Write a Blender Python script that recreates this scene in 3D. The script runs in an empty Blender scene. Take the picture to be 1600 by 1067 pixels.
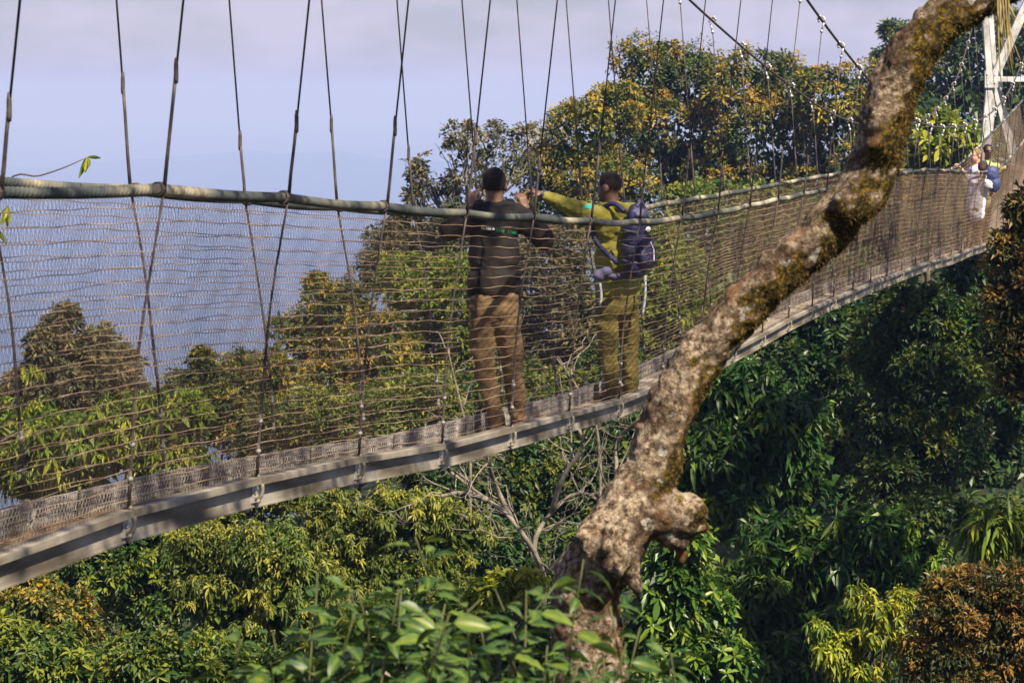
import bpy, bmesh, math, random
import numpy as np
from mathutils import Vector, Matrix, noise as mnoise

# ------------------------------------------------------------------ camera, sky, sun, exposure
FPX, HY, CX = 3777.8, 150.0, 800.0          # focal length in photo pixels, horizon row, centre column
scene = bpy.context.scene
COL = scene.collection
cam_d = bpy.data.cameras.new('camera')
cam = bpy.data.objects.new('camera', cam_d); COL.objects.link(cam)
cam.location = (0, 0, 0); cam.rotation_euler = (math.radians(90), 0, 0)
cam_d.sensor_width = 36.0; cam_d.lens = FPX * 36.0 / 1600.0
cam_d.shift_y = -(533.5 - HY) / 1600.0
cam_d.clip_start = 0.1; cam_d.clip_end = 80000
cam_d.dof.use_dof = True; cam_d.dof.focus_distance = 21.0; cam_d.dof.aperture_fstop = 9.0
scene.camera = cam

SUN = Vector((0.36, -0.54, 0.76)).normalized()   # towards the sun
elev = math.asin(SUN.z); azim = math.atan2(SUN.x, SUN.y)
world = bpy.data.worlds.new('World'); scene.world = world; world.use_nodes = True
wn, wl = world.node_tree.nodes, world.node_tree.links
wn.clear()
w_out = wn.new('ShaderNodeOutputWorld'); w_bg = wn.new('ShaderNodeBackground')
w_sky = wn.new('ShaderNodeTexSky'); w_sky.sky_type = 'NISHITA'; w_sky.sun_disc = False
w_sky.sun_elevation = elev; w_sky.sun_rotation = azim
w_sky.air_density = 1.6; w_sky.dust_density = 1.5; w_sky.ozone_density = 3.0; w_sky.altitude = 1800
w_tint = wn.new('ShaderNodeMix'); w_tint.data_type = 'RGBA'; w_tint.blend_type = 'MULTIPLY'
w_tint.inputs[0].default_value = 1.0; w_tint.inputs[7].default_value = (0.60, 0.59, 0.86, 1)
w_tc = wn.new('ShaderNodeTexCoord'); w_map = wn.new('ShaderNodeMapping')
w_map.inputs['Scale'].default_value = (1, 1, 2.6)
w_noise = wn.new('ShaderNodeTexNoise'); w_noise.inputs['Scale'].default_value = 16; w_noise.inputs['Detail'].default_value = 6
w_noise.inputs['Roughness'].default_value = 0.55
w_ramp = wn.new('ShaderNodeValToRGB')
w_ramp.color_ramp.elements[0].position = 0.40; w_ramp.color_ramp.elements[0].color = (0, 0, 0, 1)
w_ramp.color_ramp.elements[1].position = 0.60; w_ramp.color_ramp.elements[1].color = (0.7, 0.7, 0.7, 1)
w_cl = wn.new('ShaderNodeMix'); w_cl.data_type = 'RGBA'
w_cl.inputs[7].default_value = (6.4, 5.8, 7.3, 1)
wl.new(w_tc.outputs['Generated'], w_map.inputs['Vector']); wl.new(w_map.outputs[0], w_noise.inputs['Vector'])
wl.new(w_noise.outputs['Fac'], w_ramp.inputs[0]); wl.new(w_ramp.outputs[0], w_cl.inputs[0])
wl.new(w_sky.outputs[0], w_tint.inputs[6]); wl.new(w_tint.outputs[2], w_cl.inputs[6])
wl.new(w_cl.outputs[2], w_bg.inputs[0]); w_bg.inputs[1].default_value = 0.055
wl.new(w_bg.outputs[0], w_out.inputs[0])

sun_d = bpy.data.lights.new('sun', 'SUN'); sun_d.energy = 5.0; sun_d.angle = math.radians(0.53)
sun_d.color = (1.0, 0.87, 0.67)
sun = bpy.data.objects.new('sun', sun_d); COL.objects.link(sun)
sun.rotation_euler = SUN.to_track_quat('Z', 'Y').to_euler(); sun.location = (0, -30, 60)
vs = scene.view_settings
vs.view_transform = 'Standard'; vs.look = 'None'; vs.exposure = 1.05; vs.gamma = 1.0
scene.cycles.use_denoising = True
scene.cycles.max_bounces = 6; scene.cycles.diffuse_bounces = 3; scene.cycles.glossy_bounces = 2
scene.cycles.transmission_bounces = 4; scene.cycles.transparent_max_bounces = 8; scene.cycles.volume_bounces = 1

RNG = np.random.default_rng(11)
random.seed(5)

# ------------------------------------------------------------------ helpers
def P(x, y, Z):
    """point seen at photo pixel (x, y) at distance Z along the view axis"""
    return np.array([(x - CX) / FPX * Z, Z, (HY - y) / FPX * Z])

def nrm(a):
    a = np.asarray(a, float)
    return a / np.maximum(np.linalg.norm(a, axis=-1, keepdims=True), 1e-9)

class MB:
    """collects geometry and links it as one mesh object"""
    def __init__(self):
        self.v, self.f, self.n, self.att = [], [], 0, {}
    def add(self, v, f, **att):
        v = np.asarray(v, float).reshape(-1, 3)
        if isinstance(f, np.ndarray): f = [f]
        for a in f: self.f.append(np.asarray(a, np.int64) + self.n)
        self.v.append(v)
        for k, a in att.items():
            self.att.setdefault(k, []).append(np.broadcast_to(np.asarray(a, float), (len(v),)))
        self.n += len(v); return self
    def tube(self, pts, rad, sides=6, caps=True):
        v, f = tube_geo(pts, rad, sides, caps); return self.add(v, f)
    def box(self, lo, hi):
        x0, y0, z0 = lo; x1, y1, z1 = hi
        v = [(x0,y0,z0),(x1,y0,z0),(x1,y1,z0),(x0,y1,z0),(x0,y0,z1),(x1,y0,z1),(x1,y1,z1),(x0,y1,z1)]
        return self.add(v, np.array([(0,3,2,1),(4,5,6,7),(0,1,5,4),(1,2,6,5),(2,3,7,6),(3,0,4,7)]))
    def ball(self, c, r, seg=8, rings=6):
        r = np.broadcast_to(np.asarray(r, float), (3,))
        th = np.linspace(0, np.pi, rings + 1)[1:-1]; ph = np.arange(seg) * 2 * np.pi / seg
        v = [[0, 0, 1]] + [[np.sin(t) * np.cos(p), np.sin(t) * np.sin(p), np.cos(t)] for t in th for p in ph] + [[0, 0, -1]]
        tri, quad = [], []
        for j in range(seg):
            k = (j + 1) % seg
            tri.append((0, 1 + j, 1 + k)); b = 1 + (rings - 2) * seg
            tri.append((b + k, b + j, len(v) - 1))
            for i in range(rings - 2):
                a = 1 + i * seg
                quad.append((a + j, a + seg + j, a + seg + k, a + k))
        return self.add(np.array(v) * r + np.asarray(c), [np.array(tri), np.array(quad)])
    def mesh(self, name, smooth=False):
        me = bpy.data.meshes.new(name)
        v = np.concatenate(self.v); me.vertices.add(len(v)); me.vertices.foreach_set('co', v.astype(np.float32).ravel())
        loops = np.concatenate([a.ravel() for a in self.f if len(a)])
        tot = np.concatenate([np.full(len(a), a.shape[1]) for a in self.f if len(a)])
        start = np.concatenate([[0], np.cumsum(tot)[:-1]])
        me.loops.add(len(loops)); me.loops.foreach_set('vertex_index', loops.astype(np.int32))
        me.polygons.add(len(tot)); me.polygons.foreach_set('loop_start', start.astype(np.int32))
        me.polygons.foreach_set('use_smooth', np.full(len(tot), bool(smooth)))
        me.update(calc_edges=True)
        for k, lst in self.att.items():
            a = me.attributes.new(k, 'FLOAT', 'POINT'); a.data.foreach_set('value', np.concatenate(lst).astype(np.float32))
        return me
    def build(self, name, mat, parent=None, smooth=False, **tags):
        return link(name, self.mesh(name, smooth), mat, parent, **tags)

def link(name, me, mat=None, parent=None, **tags):
    o = bpy.data.objects.new(name, me); COL.objects.link(o)
    if mat is not None and me is not None and not me.materials: me.materials.append(mat)
    if parent is not None: o.parent = parent
    for k, a in tags.items():
        if a: o[k] = a
    return o

def thing(name, label, category, loc=(0, 0, 0), group=None):
    o = bpy.data.objects.new(name, None); COL.objects.link(o); o.location = loc; o.empty_display_size = 0.2
    o['label'] = label; o['category'] = category
    if group: o['group'] = group
    return o

def tube_geo(pts, rad, sides=6, caps=True):
    pts = np.asarray(pts, float); n = len(pts); rad = np.broadcast_to(np.asarray(rad, float), (n,))
    t = nrm(np.gradient(pts, axis=0))
    u = np.cross(t[0], [0.31, 0.2, 0.93]); u = u / max(np.linalg.norm(u), 1e-6)
    us = []
    for i in range(n):
        u = u - t[i] * np.dot(u, t[i]); u = u / max(np.linalg.norm(u), 1e-9); us.append(u)
    us = np.array(us); ws = np.cross(t, us)
    a = np.arange(sides) * 2 * np.pi / sides
    v = pts[:, None] + rad[:, None, None] * (np.cos(a)[None, :, None] * us[:, None] + np.sin(a)[None, :, None] * ws[:, None])
    i = np.arange(n - 1)[:, None] * sides; j = np.arange(sides)[None]; k = (j + 1) % sides
    q = np.stack([i + j, i + k, i + sides + k, i + sides + j], -1).reshape(-1, 4)
    f = [q]
    if caps:
        f += [np.arange(sides)[::-1][None], (np.arange(sides) + (n - 1) * sides)[None]]
    return v.reshape(-1, 3), f

def catmull(pts, per=8):
    pts = np.asarray(pts, float); p = np.vstack([2 * pts[0] - pts[1], pts, 2 * pts[-1] - pts[-2]])
    out = []
    for i in range(1, len(p) - 2):
        t = np.linspace(0, 1, per, endpoint=False)[:, None]
        a, b, c, d = p[i - 1], p[i], p[i + 1], p[i + 2]
        out.append(0.5 * (2 * b + (c - a) * t + (2 * a - 5 * b + 4 * c - d) * t ** 2 + (3 * b - a - 3 * c + d) * t ** 3))
    out.append(pts[-1][None]); return np.concatenate(out)

def spline1(xs, ys):
    """smooth 1-D interpolation (pchip-like cubic Hermite)"""
    xs, ys = np.asarray(xs, float), np.asarray(ys, float)
    d = np.gradient(ys, xs)
    def f(x):
        x = np.asarray(x, float); i = np.clip(np.searchsorted(xs, x) - 1, 0, len(xs) - 2)
        h = xs[i + 1] - xs[i]; t = (x - xs[i]) / h
        tt = np.clip(t, 0, 1)
        r = ((1 + 2 * tt) * (1 - tt) ** 2 * ys[i] + tt * (1 - tt) ** 2 * h * d[i]
             + tt ** 2 * (3 - 2 * tt) * ys[i + 1] + tt ** 2 * (tt - 1) * h * d[i + 1])
        return r + np.where(t > 1, (t - 1) * h * d[i + 1], 0) + np.where(t < 0, t * h * d[i], 0)
    return f

def hnoise(p, scale=1.0, seed=0.0):
    return mnoise.noise(Vector((p[0] * scale + seed, p[1] * scale + seed * 1.7, p[2] * scale - seed)))

def blob(name, prims, voxel, smooth=6, disp=None):
    """one continuous skin over tapered capsules and ellipsoids: voxel union, then smoothing"""
    m = MB()
    for p in prims:
        if p[0] == 'e':
            _, c, r = p[:3]; b = MB().ball((0, 0, 0), 1.0, 20, 14)
            v = b.v[0] * np.asarray(r, float)
            if len(p) > 3: v = v @ np.array(p[3].to_3x3() if hasattr(p[3], 'to_3x3') else p[3]).T
            m.add(v + np.asarray(c), b.f)
        elif p[0] == 't':
            m.tube(p[1], p[2], 24)
        else:
            _, a, ra, c, rc = p
            a, c = np.asarray(a, float), np.asarray(c, float)
            d = nrm(c - a); ts = np.linspace(0, np.pi / 2, 5)
            pts = [a - d * ra * math.cos(t) for t in ts[:-1]] + [a, a * .5 + c * .5, c] + [c + d * rc * math.sin(t) for t in ts[1:]]
            rad = [max(ra * math.sin(t), 1e-3) for t in ts[:-1]] + [ra, (ra + rc) / 2, rc] + [max(rc * math.cos(t), 1e-3) for t in ts[1:]]
            m.tube(pts, rad, 16)
    me = m.mesh(name + '_raw'); o = bpy.data.objects.new(name + '_raw', me); COL.objects.link(o)
    r = o.modifiers.new('r', 'REMESH'); r.mode = 'VOXEL'; r.voxel_size = voxel
    s = o.modifiers.new('s', 'SMOOTH'); s.factor = 0.5; s.iterations = smooth
    dg = bpy.context.evaluated_depsgraph_get(); ev = o.evaluated_get(dg)
    out = bpy.data.meshes.new_from_object(ev); out.name = name
    bpy.data.objects.remove(o); bpy.data.meshes.remove(me)
    n = len(out.vertices); co = np.empty(n * 3, np.float32); out.vertices.foreach_get('co', co)
    if disp is not None:
        no = np.empty(n * 3, np.float32); out.vertices.foreach_get('normal', no)
        co3, no3 = co.reshape(-1, 3), no.reshape(-1, 3)
        dd = np.array([disp(co3[i], no3[i]) for i in range(n)], np.float32)
        out.vertices.foreach_set('co', (co3 + no3 * dd[:, None]).ravel())
    out.polygons.foreach_set('use_smooth', np.ones(len(out.polygons), bool)); out.update()
    return out

# ------------------------------------------------------------------ materials
def mat_base(name):
    m = bpy.data.materials.new(name); m.use_nodes = True
    nt = m.node_tree; return m, nt, nt.nodes['Principled BSDF'], nt.nodes['Material Output']

def mat_noise(name, cols, scale=8, rough=0.8, detail=6, bump=0.0, bscale=None, metallic=0.0, lo=0.3, hi=0.7, stretch=None, coords='Object', spec=0.3, rnd=0.0):
    """procedural colours spread over a noise field, with a fine relief"""
    m, nt, b, out = mat_base(name); N, L = nt.nodes, nt.links
    tc = N.new('ShaderNodeTexCoord'); mp = N.new('ShaderNodeMapping')
    if stretch: mp.inputs['Scale'].default_value = stretch
    L.new(tc.outputs[coords], mp.inputs[0])
    nz = N.new('ShaderNodeTexNoise'); nz.inputs['Scale'].default_value = scale; nz.inputs['Detail'].default_value = detail
    L.new(mp.outputs[0], nz.inputs['Vector'])
    rp = N.new('ShaderNodeValToRGB'); els = rp.color_ramp.elements
    while len(els) < len(cols): els.new(0.5)
    for i, c in enumerate(cols):
        els[i].position = lo + (hi - lo) * i / max(1, len(cols) - 1); els[i].color = (*c, 1)
    L.new(nz.outputs['Fac'], rp.inputs[0])
    colout = rp.outputs[0]
    if rnd:
        oi = N.new('ShaderNodeObjectInfo'); hs = N.new('ShaderNodeHueSaturation')
        mr = N.new('ShaderNodeMapRange'); mr.inputs[3].default_value = 1 - rnd; mr.inputs[4].default_value = 1 + rnd
        L.new(oi.outputs['Random'], mr.inputs[0]); L.new(mr.outputs[0], hs.inputs['Value']); L.new(colout, hs.inputs['Color']); colout = hs.outputs[0]
    L.new(colout, b.inputs['Base Color'])
    b.inputs['Roughness'].default_value = rough; b.inputs['Metallic'].default_value = metallic
    b.inputs['Specular IOR Level'].default_value = spec
    if bump:
        n2 = N.new('ShaderNodeTexNoise'); n2.inputs['Scale'].default_value = bscale or scale * 4; n2.inputs['Detail'].default_value = 5
        L.new(mp.outputs[0], n2.inputs['Vector'])
        bp = N.new('ShaderNodeBump'); bp.inputs['Strength'].default_value = bump; bp.inputs['Distance'].default_value = 0.02
        L.new(n2.outputs['Fac'], bp.inputs['Height']); L.new(bp.outputs[0], b.inputs['Normal'])
    return m

def mat_leaf(name, dark, mid, young, rough=0.5, trans=0.25, patch=0.25, rnd=0.0):
    """leaf: colour by leaf (tint) and by age (young shoots), a little light shining through"""
    m, nt, b, out = mat_base(name); N, L = nt.nodes, nt.links
    a1 = N.new('ShaderNodeAttribute'); a1.attribute_name = 'tint'
    a2 = N.new('ShaderNodeAttribute'); a2.attribute_name = 'young'
    c1 = N.new('ShaderNodeMix'); c1.data_type = 'RGBA'; c1.inputs[6].default_value = (*dark, 1); c1.inputs[7].default_value = (*mid, 1)
    L.new(a1.outputs['Fac'], c1.inputs[0])
    c2 = N.new('ShaderNodeMix'); c2.data_type = 'RGBA'; c2.inputs[7].default_value = (*young, 1)
    L.new(a2.outputs['Fac'], c2.inputs[0]); L.new(c1.outputs[2], c2.inputs[6])
    hs = N.new('ShaderNodeHueSaturation'); L.new(c2.outputs[2], hs.inputs['Color'])
    tc = N.new('ShaderNodeTexCoord'); nz = N.new('ShaderNodeTexNoise'); nz.inputs['Scale'].default_value = 0.9
    L.new(tc.outputs['Object'], nz.inputs['Vector'])
    mr = N.new('ShaderNodeMapRange'); mr.inputs[3].default_value = 0.5 - 0.05; mr.inputs[4].default_value = 0.5 + 0.05
    L.new(nz.outputs['Fac'], mr.inputs[0]); L.new(mr.outputs[0], hs.inputs['Hue'])
    L.new(hs.outputs[0], b.inputs['Base Color']); b.inputs['Roughness'].default_value = rough
    b.inputs['Specular IOR Level'].default_value = 0.35
    tr = N.new('ShaderNodeBsdfTranslucent'); L.new(hs.outputs[0], tr.inputs[0])
    mx = N.new('ShaderNodeMixShader'); mx.inputs[0].default_value = trans
    L.new(b.outputs[0], mx.inputs[1]); L.new(tr.outputs[0], mx.inputs[2]); L.new(mx.outputs[0], out.inputs[0])
    return m

# ------------------------------------------------------------------ terrain, air
def sst(a, b, x):
    t = np.clip((x - a) / (b - a), 0, 1); return t * t * (3 - 2 * t)

def tz(x, y):
    x, y = np.asarray(x, float), np.asarray(y, float)
    z = np.interp(y, [-4000, -60, 0, 4, 7, 12, 22, 50, 68, 110, 250, 700, 1800, 4000, 40000],
                  [-20, 6, -1.7, -2.2, -3.4, -7, -11, -12.2, -15, -28, -62, -140, -310, -330, -330])
    z = z + 17 * np.exp(-((x - 13) / 20) ** 2 - ((y - 98) / 34) ** 2)
    z = z + 32 * np.exp(-((x - 46) / 24) ** 2 - ((y - 150) / 60) ** 2)
    z = z + 2 * np.exp(-((x - 12) / 7) ** 2 - ((y - 46) / 16) ** 2)
    r = np.hypot(x, y); far = sst(900, 4500, r)
    ridge = np.sin(x * .0011 + 1.3 * np.sin(y * .0006)) * np.cos(y * .0009 + .7) + .5 * np.sin(x * .0031 + y * .0017)
    z = z + far * (70 * ridge + 25 * np.sin(x * .008 + 2) * np.sin(y * .0065))
    near = 1 - sst(300, 900, r)
    return z + near * (0.35 * np.sin(x * .9 + .4 * y) * np.sin(y * .7) + .9 * np.sin(x * .21 + 1) * np.cos(y * .17)) * sst(5, 14, r)

rr = np.concatenate([np.linspace(0.6, 12, 24), np.geomspace(13, 26000, 110)])
aa = np.linspace(0, 2 * np.pi, 181)[:-1]
X = rr[:, None] * np.sin(aa)[None]; Y = rr[:, None] * np.cos(aa)[None]
tv = np.stack([X, Y, tz(X, Y)], -1).reshape(-1, 3)
i = np.arange(len(rr) - 1)[:, None] * 180; j = np.arange(180)[None]; k = (j + 1) % 180
tq = np.stack([i + j, i + 180 + j, i + 180 + k, i + k], -1).reshape(-1, 4)
tm = MB(); tm.add(tv, [tq, np.arange(180)[None]])
M_ground = mat_noise('forest_floor', [(0.012, 0.018, 0.008), (0.03, 0.045, 0.014), (0.06, 0.05, 0.025)], scale=0.6, rough=0.95, bump=0.6, bscale=3)
tm.build('terrain', M_ground, None, True, kind='structure')

hz = MB(); hz.box((-27000, -27000, -560), (27000, 27000, 60))
hm = bpy.data.materials.new('air'); hm.use_nodes = True
hm.node_tree.nodes.clear()
ho = hm.node_tree.nodes.new('ShaderNodeOutputMaterial'); hv = hm.node_tree.nodes.new('ShaderNodeVolumePrincipled')
hv.inputs['Color'].default_value = (0.27, 0.385, 0.82, 1); hv.inputs['Density'].default_value = 0.00036
hv.inputs['Absorption Color'].default_value = (0.46, 0.40, 0.46, 1)
hv.inputs['Anisotropy'].default_value = 0.0
hm.node_tree.links.new(hv.outputs[0], ho.inputs['Volume'])
HAZE = hz.build('haze', hm, None, kind='stuff')
# ------------------------------------------------------------------ suspension bridge
# n counts the hangers: every step is one deck section of 1.40 m along a straight line in plan
Z0 = FPX / 363.0
U = np.array([0.4110, 1.3363, 0]); U = U / np.linalg.norm(U); V = np.array([U[1], -U[0], 0])   # along, and towards the near side
def base_xy(n, o=0.0):
    n = np.asarray(n, float); o = np.asarray(o, float)
    x = (-603 + 149.2 * n) / 363 + o * V[0]; y = Z0 * (1 + .1284 * n) + o * V[1]
    return x, y
def BP(n, o, z):
    x, y = base_xy(n, o); return np.stack(np.broadcast_arrays(x, y, z), -1)
_dn = [-.78, 0, 1, 2, 3, 4, 5, 6, 7, 8, 9, 10, 11, 12, 13, 14, 15, 16, 17, 18, 19, 21, 22, 23]
_dy = [871, 802, 752, 719, 699, 672, 648, 628, 601, 573, 547, 523, 500, 482, 467, 455, 443, 434, 425, 417, 410, 402, 396, 389]
_dz = [(HY - y) * (1 + .1284 * n) / 363 for n, y in zip(_dn, _dy)]
z_deck = spline1(_dn + [25.5, 27.2, 29.1, 32.6, 36, 40], _dz + [-2.66, -2.50, -2.26, -1.80, -1.30, -0.6])    # top of the side beams
z_rail = spline1([-3, -1, 0, 1, 2, 4, 6, 7, 10, 15, 18, 20, 23, 25.5, 27.2, 29.1, 32.6, 36, 40],
                 [-.34, -.36, -.402, -.491, -.596, -.788, -.955, -.995, -1.015, -1.02, -1.05, -1.14, -1.29, -1.30, -1.13, -.89, -.43, .05, .75])
z_cable = spline1([-6, -3, 0, 3, 6, 8, 10.3, 11.8, 13.9, 16, 17.6, 20, 22.3, 24, 26.1, 28.3, 30, 33, 36],
                  [8.2, 6.3, 4.6, 3.35, 2.25, 1.62, .96, .59, .13, -.24, -.40, -.48, -.41, -.24, .25, 1.2, 2.1, 3.9, 5.8])
DW = 0.47                                        # deck width between the side beams' outer edges
def o_rail(side, n): return 0.150 if side > 0 else -DW - 0.17
def o_cable(side, n):
    h = z_cable(n) - z_rail(n)
    return 0.150 + 0.115 * h if side > 0 else -DW - 0.17 - 0.085 * h
def zr(side, n): return z_rail(n) + (0.0 if side > 0 else 0.028 * (1 - sst(4, 12, np.asarray(n, float))))
N0, N1 = -3, 35

M_alu = mat_noise('weathered_aluminium', [(0.09, 0.075, 0.055), (0.20, 0.175, 0.14), (0.34, 0.31, 0.26)], scale=7, lo=.36, hi=.62, rough=0.6, metallic=0.0, bump=0.08, stretch=(1, .25, 1), rnd=0.08)
M_plank = mat_noise('deck_board', [(0.20, 0.16, 0.12), (0.42, 0.36, 0.29), (0.52, 0.47, 0.40)], scale=9, rough=0.8, bump=0.2, stretch=(4, .6, 4), rnd=0.1)
M_steel = mat_noise('galvanised_steel', [(0.30, 0.29, 0.28), (0.5, 0.49, 0.48), (0.6, 0.58, 0.56)], scale=40, rough=0.45, metallic=0.5)
M_cable = mat_noise('dark_steel_cable', [(0.035, 0.028, 0.03), (0.075, 0.06, 0.058), (0.12, 0.10, 0.09)], scale=14, rough=0.6, metallic=0.2)
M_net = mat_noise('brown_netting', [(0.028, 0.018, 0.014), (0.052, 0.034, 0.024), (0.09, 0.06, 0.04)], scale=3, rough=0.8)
M_net_lit = mat_noise('sunlit_tone_netting', [(0.08, 0.050, 0.033), (0.14, 0.092, 0.060), (0.22, 0.155, 0.10)], scale=3, rough=0.8)  # lighter copy of the net colour, sunlight on the far span painted in
M_cord = mat_noise('tan_net_cord', [(0.10, 0.065, 0.045), (0.24, 0.165, 0.11), (0.40, 0.30, 0.20)], scale=2.2, rough=0.8)
M_rope = mat_noise('weathered_rope', [(0.045, 0.055, 0.055), (0.10, 0.105, 0.092), (0.24, 0.215, 0.155), (0.40, 0.365, 0.28)], scale=1.7, rough=0.9, lo=0.42, hi=0.68, detail=3, bump=0.3, bscale=60)
M_hw = mat_noise('painted_white_steel', [(0.30, 0.29, 0.28), (0.50, 0.50, 0.50), (0.66, 0.66, 0.66)], scale=3, rough=0.4, metallic=0.0, bump=0.03)

M_nut = mat_noise('dull_steel', [(0.10, 0.085, 0.08), (0.19, 0.175, 0.16), (0.28, 0.265, 0.25)], scale=30, rough=0.6)
bridge = thing('suspension_bridge', 'long narrow rope-railed suspension footbridge with brown netting, sagging across the forest', 'footbridge', tuple(BP(0, -.235, -1.9)))
bl = np.array(bridge.location)
def bpart(mb, name, mat, parent=None, smooth=True, **t):
    for a in mb.v: a -= bl
    o = mb.build(name, mat, parent or bridge, smooth, **t); return o

# handrail ropes: three twisted strands
def rope(side):
    ns = [N0 - 1.0]
    while ns[-1] < N1: ns.append(ns[-1] + max(.009, .0009 * (10.4 + 1.336 * ns[-1])) / 1.4)
    ns = np.array(ns); m = len(ns)
    tie = np.abs(np.sin(np.pi * ns)); sag = -0.012 * tie
    if side > 0: dxy = 0.05 * np.sin(ns * 1.1) * sst(8, 12, ns)
    c = BP(ns, o_rail(side, ns), zr(side, ns) + sag)
    t = nrm(np.gradient(c, axis=0)); up = np.array([0, 0, 1.0]); s1 = nrm(np.cross(t, up)); s2 = np.cross(s1, t)
    a = np.arange(14) * 2 * np.pi / 14
    tw = (ns * 1.4) * 2 * np.pi / 0.105
    R = 0.0210 * (1 + 0.38 * np.abs(np.cos(1.5 * (a[None] - tw[:, None]))) - .12)
    R = R * (1 + 0.06 * np.sin(ns * 3.1 + side))[:, None]
    v = c[:, None] + R[..., None] * (np.cos(a)[None, :, None] * s1[:, None] + np.sin(a)[None, :, None] * s2[:, None])
    i = np.arange(m - 1)[:, None] * 14; j = np.arange(14)[None]; k = (j + 1) % 14
    mb = MB(); mb.add(v.reshape(-1, 3), np.stack([i + j, i + k, i + 14 + k, i + 14 + j], -1).reshape(-1, 4))
    bpart(mb, 'handrail_rope', M_rope)
for s in (1, -1): rope(s)
# the two main cables
for s in (1, -1):
    ns = np.linspace(N0 - 2, 36, 240); mb = MB()
    mb.tube(BP(ns, o_cable(s, ns), z_cable(ns)), 0.0135, 8); bpart(mb, 'main_cable', M_cable)

# hangers with their hooks, sleeves, nuts and shackles
def wob(side, n): return 0.012 * math.sin(n * 5.3 + side * 2.1)
hookm = MB()
ang = np.linspace(-2.3, 2.1, 12)
hookm.tube(np.stack([.034 * np.sin(ang), 0 * ang, .034 * np.cos(ang)], -1), .011, 6)
hookm.tube([(.024, 0, -.03), (.012, 0, -.07), (0, 0, -.11)], .011, 6)
hookm.box((-.03, -.02, .02), (-.008, .02, .052)); hookm.box((-.045, -.012, .008), (-.02, .012, .03))
hookm.ball((0, 0, -.115), (.018, .018, .022), 8, 5)
hook_me = hookm.mesh('cable_hook', True); hook_me.materials.append(M_steel)
nutm = MB(); nutm.ball((0, 0, 0), (.015, .015, .014), 8, 6); nutm.tube([(0, 0, -.03), (0, 0, .035)], .009, 6)
nut_me = nutm.mesh('turnbuckle_nut', True); nut_me.materials.append(M_nut)
shm = MB(); ang = np.linspace(0.25, 2 * np.pi - .25, 18)
shm.tube(np.stack([.036 * np.cos(ang + .6) + .012, .012 * np.sin(ang * .5), .062 * np.sin(ang + .6) - .03], -1), .010, 6)
shm.box((-.016, -.024, -.085), (.026, .024, -.062)); shm.tube([(-.02, 0, -.095), (.035, 0, -.095)], .012, 6)
sh_me = shm.mesh('shackle', True); sh_me.materials.append(M_alu)
slm = MB(); slm.tube([(0, 0, -.05), (0, 0, -.03), (0, 0, .03), (0, 0, .06)], [.0085, .0105, .010, .006], 7)
sl_me = slm.mesh('cable_sleeve', True); sl_me.materials.append(M_cable)
tim = MB(); ang = np.linspace(0, 2 * np.pi, 15)
for q in (-.012, 0, .012): tim.tube(np.stack([.029 * np.cos(ang), q + 0 * ang + .004 * np.sin(ang), .029 * np.sin(ang)], -1), .0065, 5, False)
ti_me = tim.mesh('rope_tie', True); ti_me.materials.append(M_cable)
yaw = math.atan2(-U[0], U[1])
def place(name, me, p, parent, rz=0.0, rx=0.0):
    o = link(name, me, None, parent); o.location = tuple(np.asarray(p) - bl); o.rotation_euler = (rx, 0, rz); return o
for n in range(N0, N1):
    for s in (1, -1):
        top = BP(n, o_cable(s, n), z_cable(n) - .11); ra = BP(n + wob(s, n), o_rail(s, n) + s * .022, zr(s, n) + .0)
        o_b = 0.012 if s > 0 else -DW - .012
        bot = BP(n, o_b, z_deck(n) + .03)
        mb = MB(); kn = ra + (top - ra) * min(.55, .42 / max(.5, np.linalg.norm(top - ra)) * (1 + .25 * math.sin(n * 2.7 + s)))
        kn = kn + np.array([.006 * math.sin(n * 3), .0, 0])
        up = np.vstack([ra + np.array([0, 0, -.01]), ra + (kn - ra) * .3 + U * .006 * math.sin(n * 4), ra + (kn - ra) * .7, kn]); 
        if np.linalg.norm(top - ra) > 0.6:
            mb.tube(up, [.0095, .0085, .008, .0085], 7); mb.tube([kn, kn + (top - kn) * .5, top], .0052, 6)
        else: mb.tube([ra, top], .008, 6)
        lo = [ra + (bot - ra) * q + U * .012 * math.sin(q * 7 + n * 1.9 + s) * math.sin(q * np.pi) - V * s * .03 * math.sin(q * np.pi) for q in np.linspace(0, 1, 9)]
        mb.tube(lo, [.0065, .006, .006, .006, .0075, .008, .008, .009, .009], 6)
        h = bpart(mb, 'hanger_cable', M_cable)
        place('cable_hook', hook_me, BP(n, o_cable(s, n), z_cable(n)), h, yaw + (0 if s > 0 else math.pi))
        if np.linalg.norm(top - ra) > .6: place('cable_sleeve', sl_me, kn, h)
        place('rope_tie', ti_me, BP(n, o_rail(s, n), zr(s, n)), h, yaw)
        place('turnbuckle_nut', nut_me, lo[-2] + (lo[-1] - lo[-2]) * .3, h); place('turnbuckle_nut', nut_me, lo[-2] - (lo[-1] - lo[-3]) * .28, h)
        place('shackle', sh_me, BP(n, o_b - s * .02, z_deck(n)), h, yaw + (0 if s > 0 else math.pi))

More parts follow.
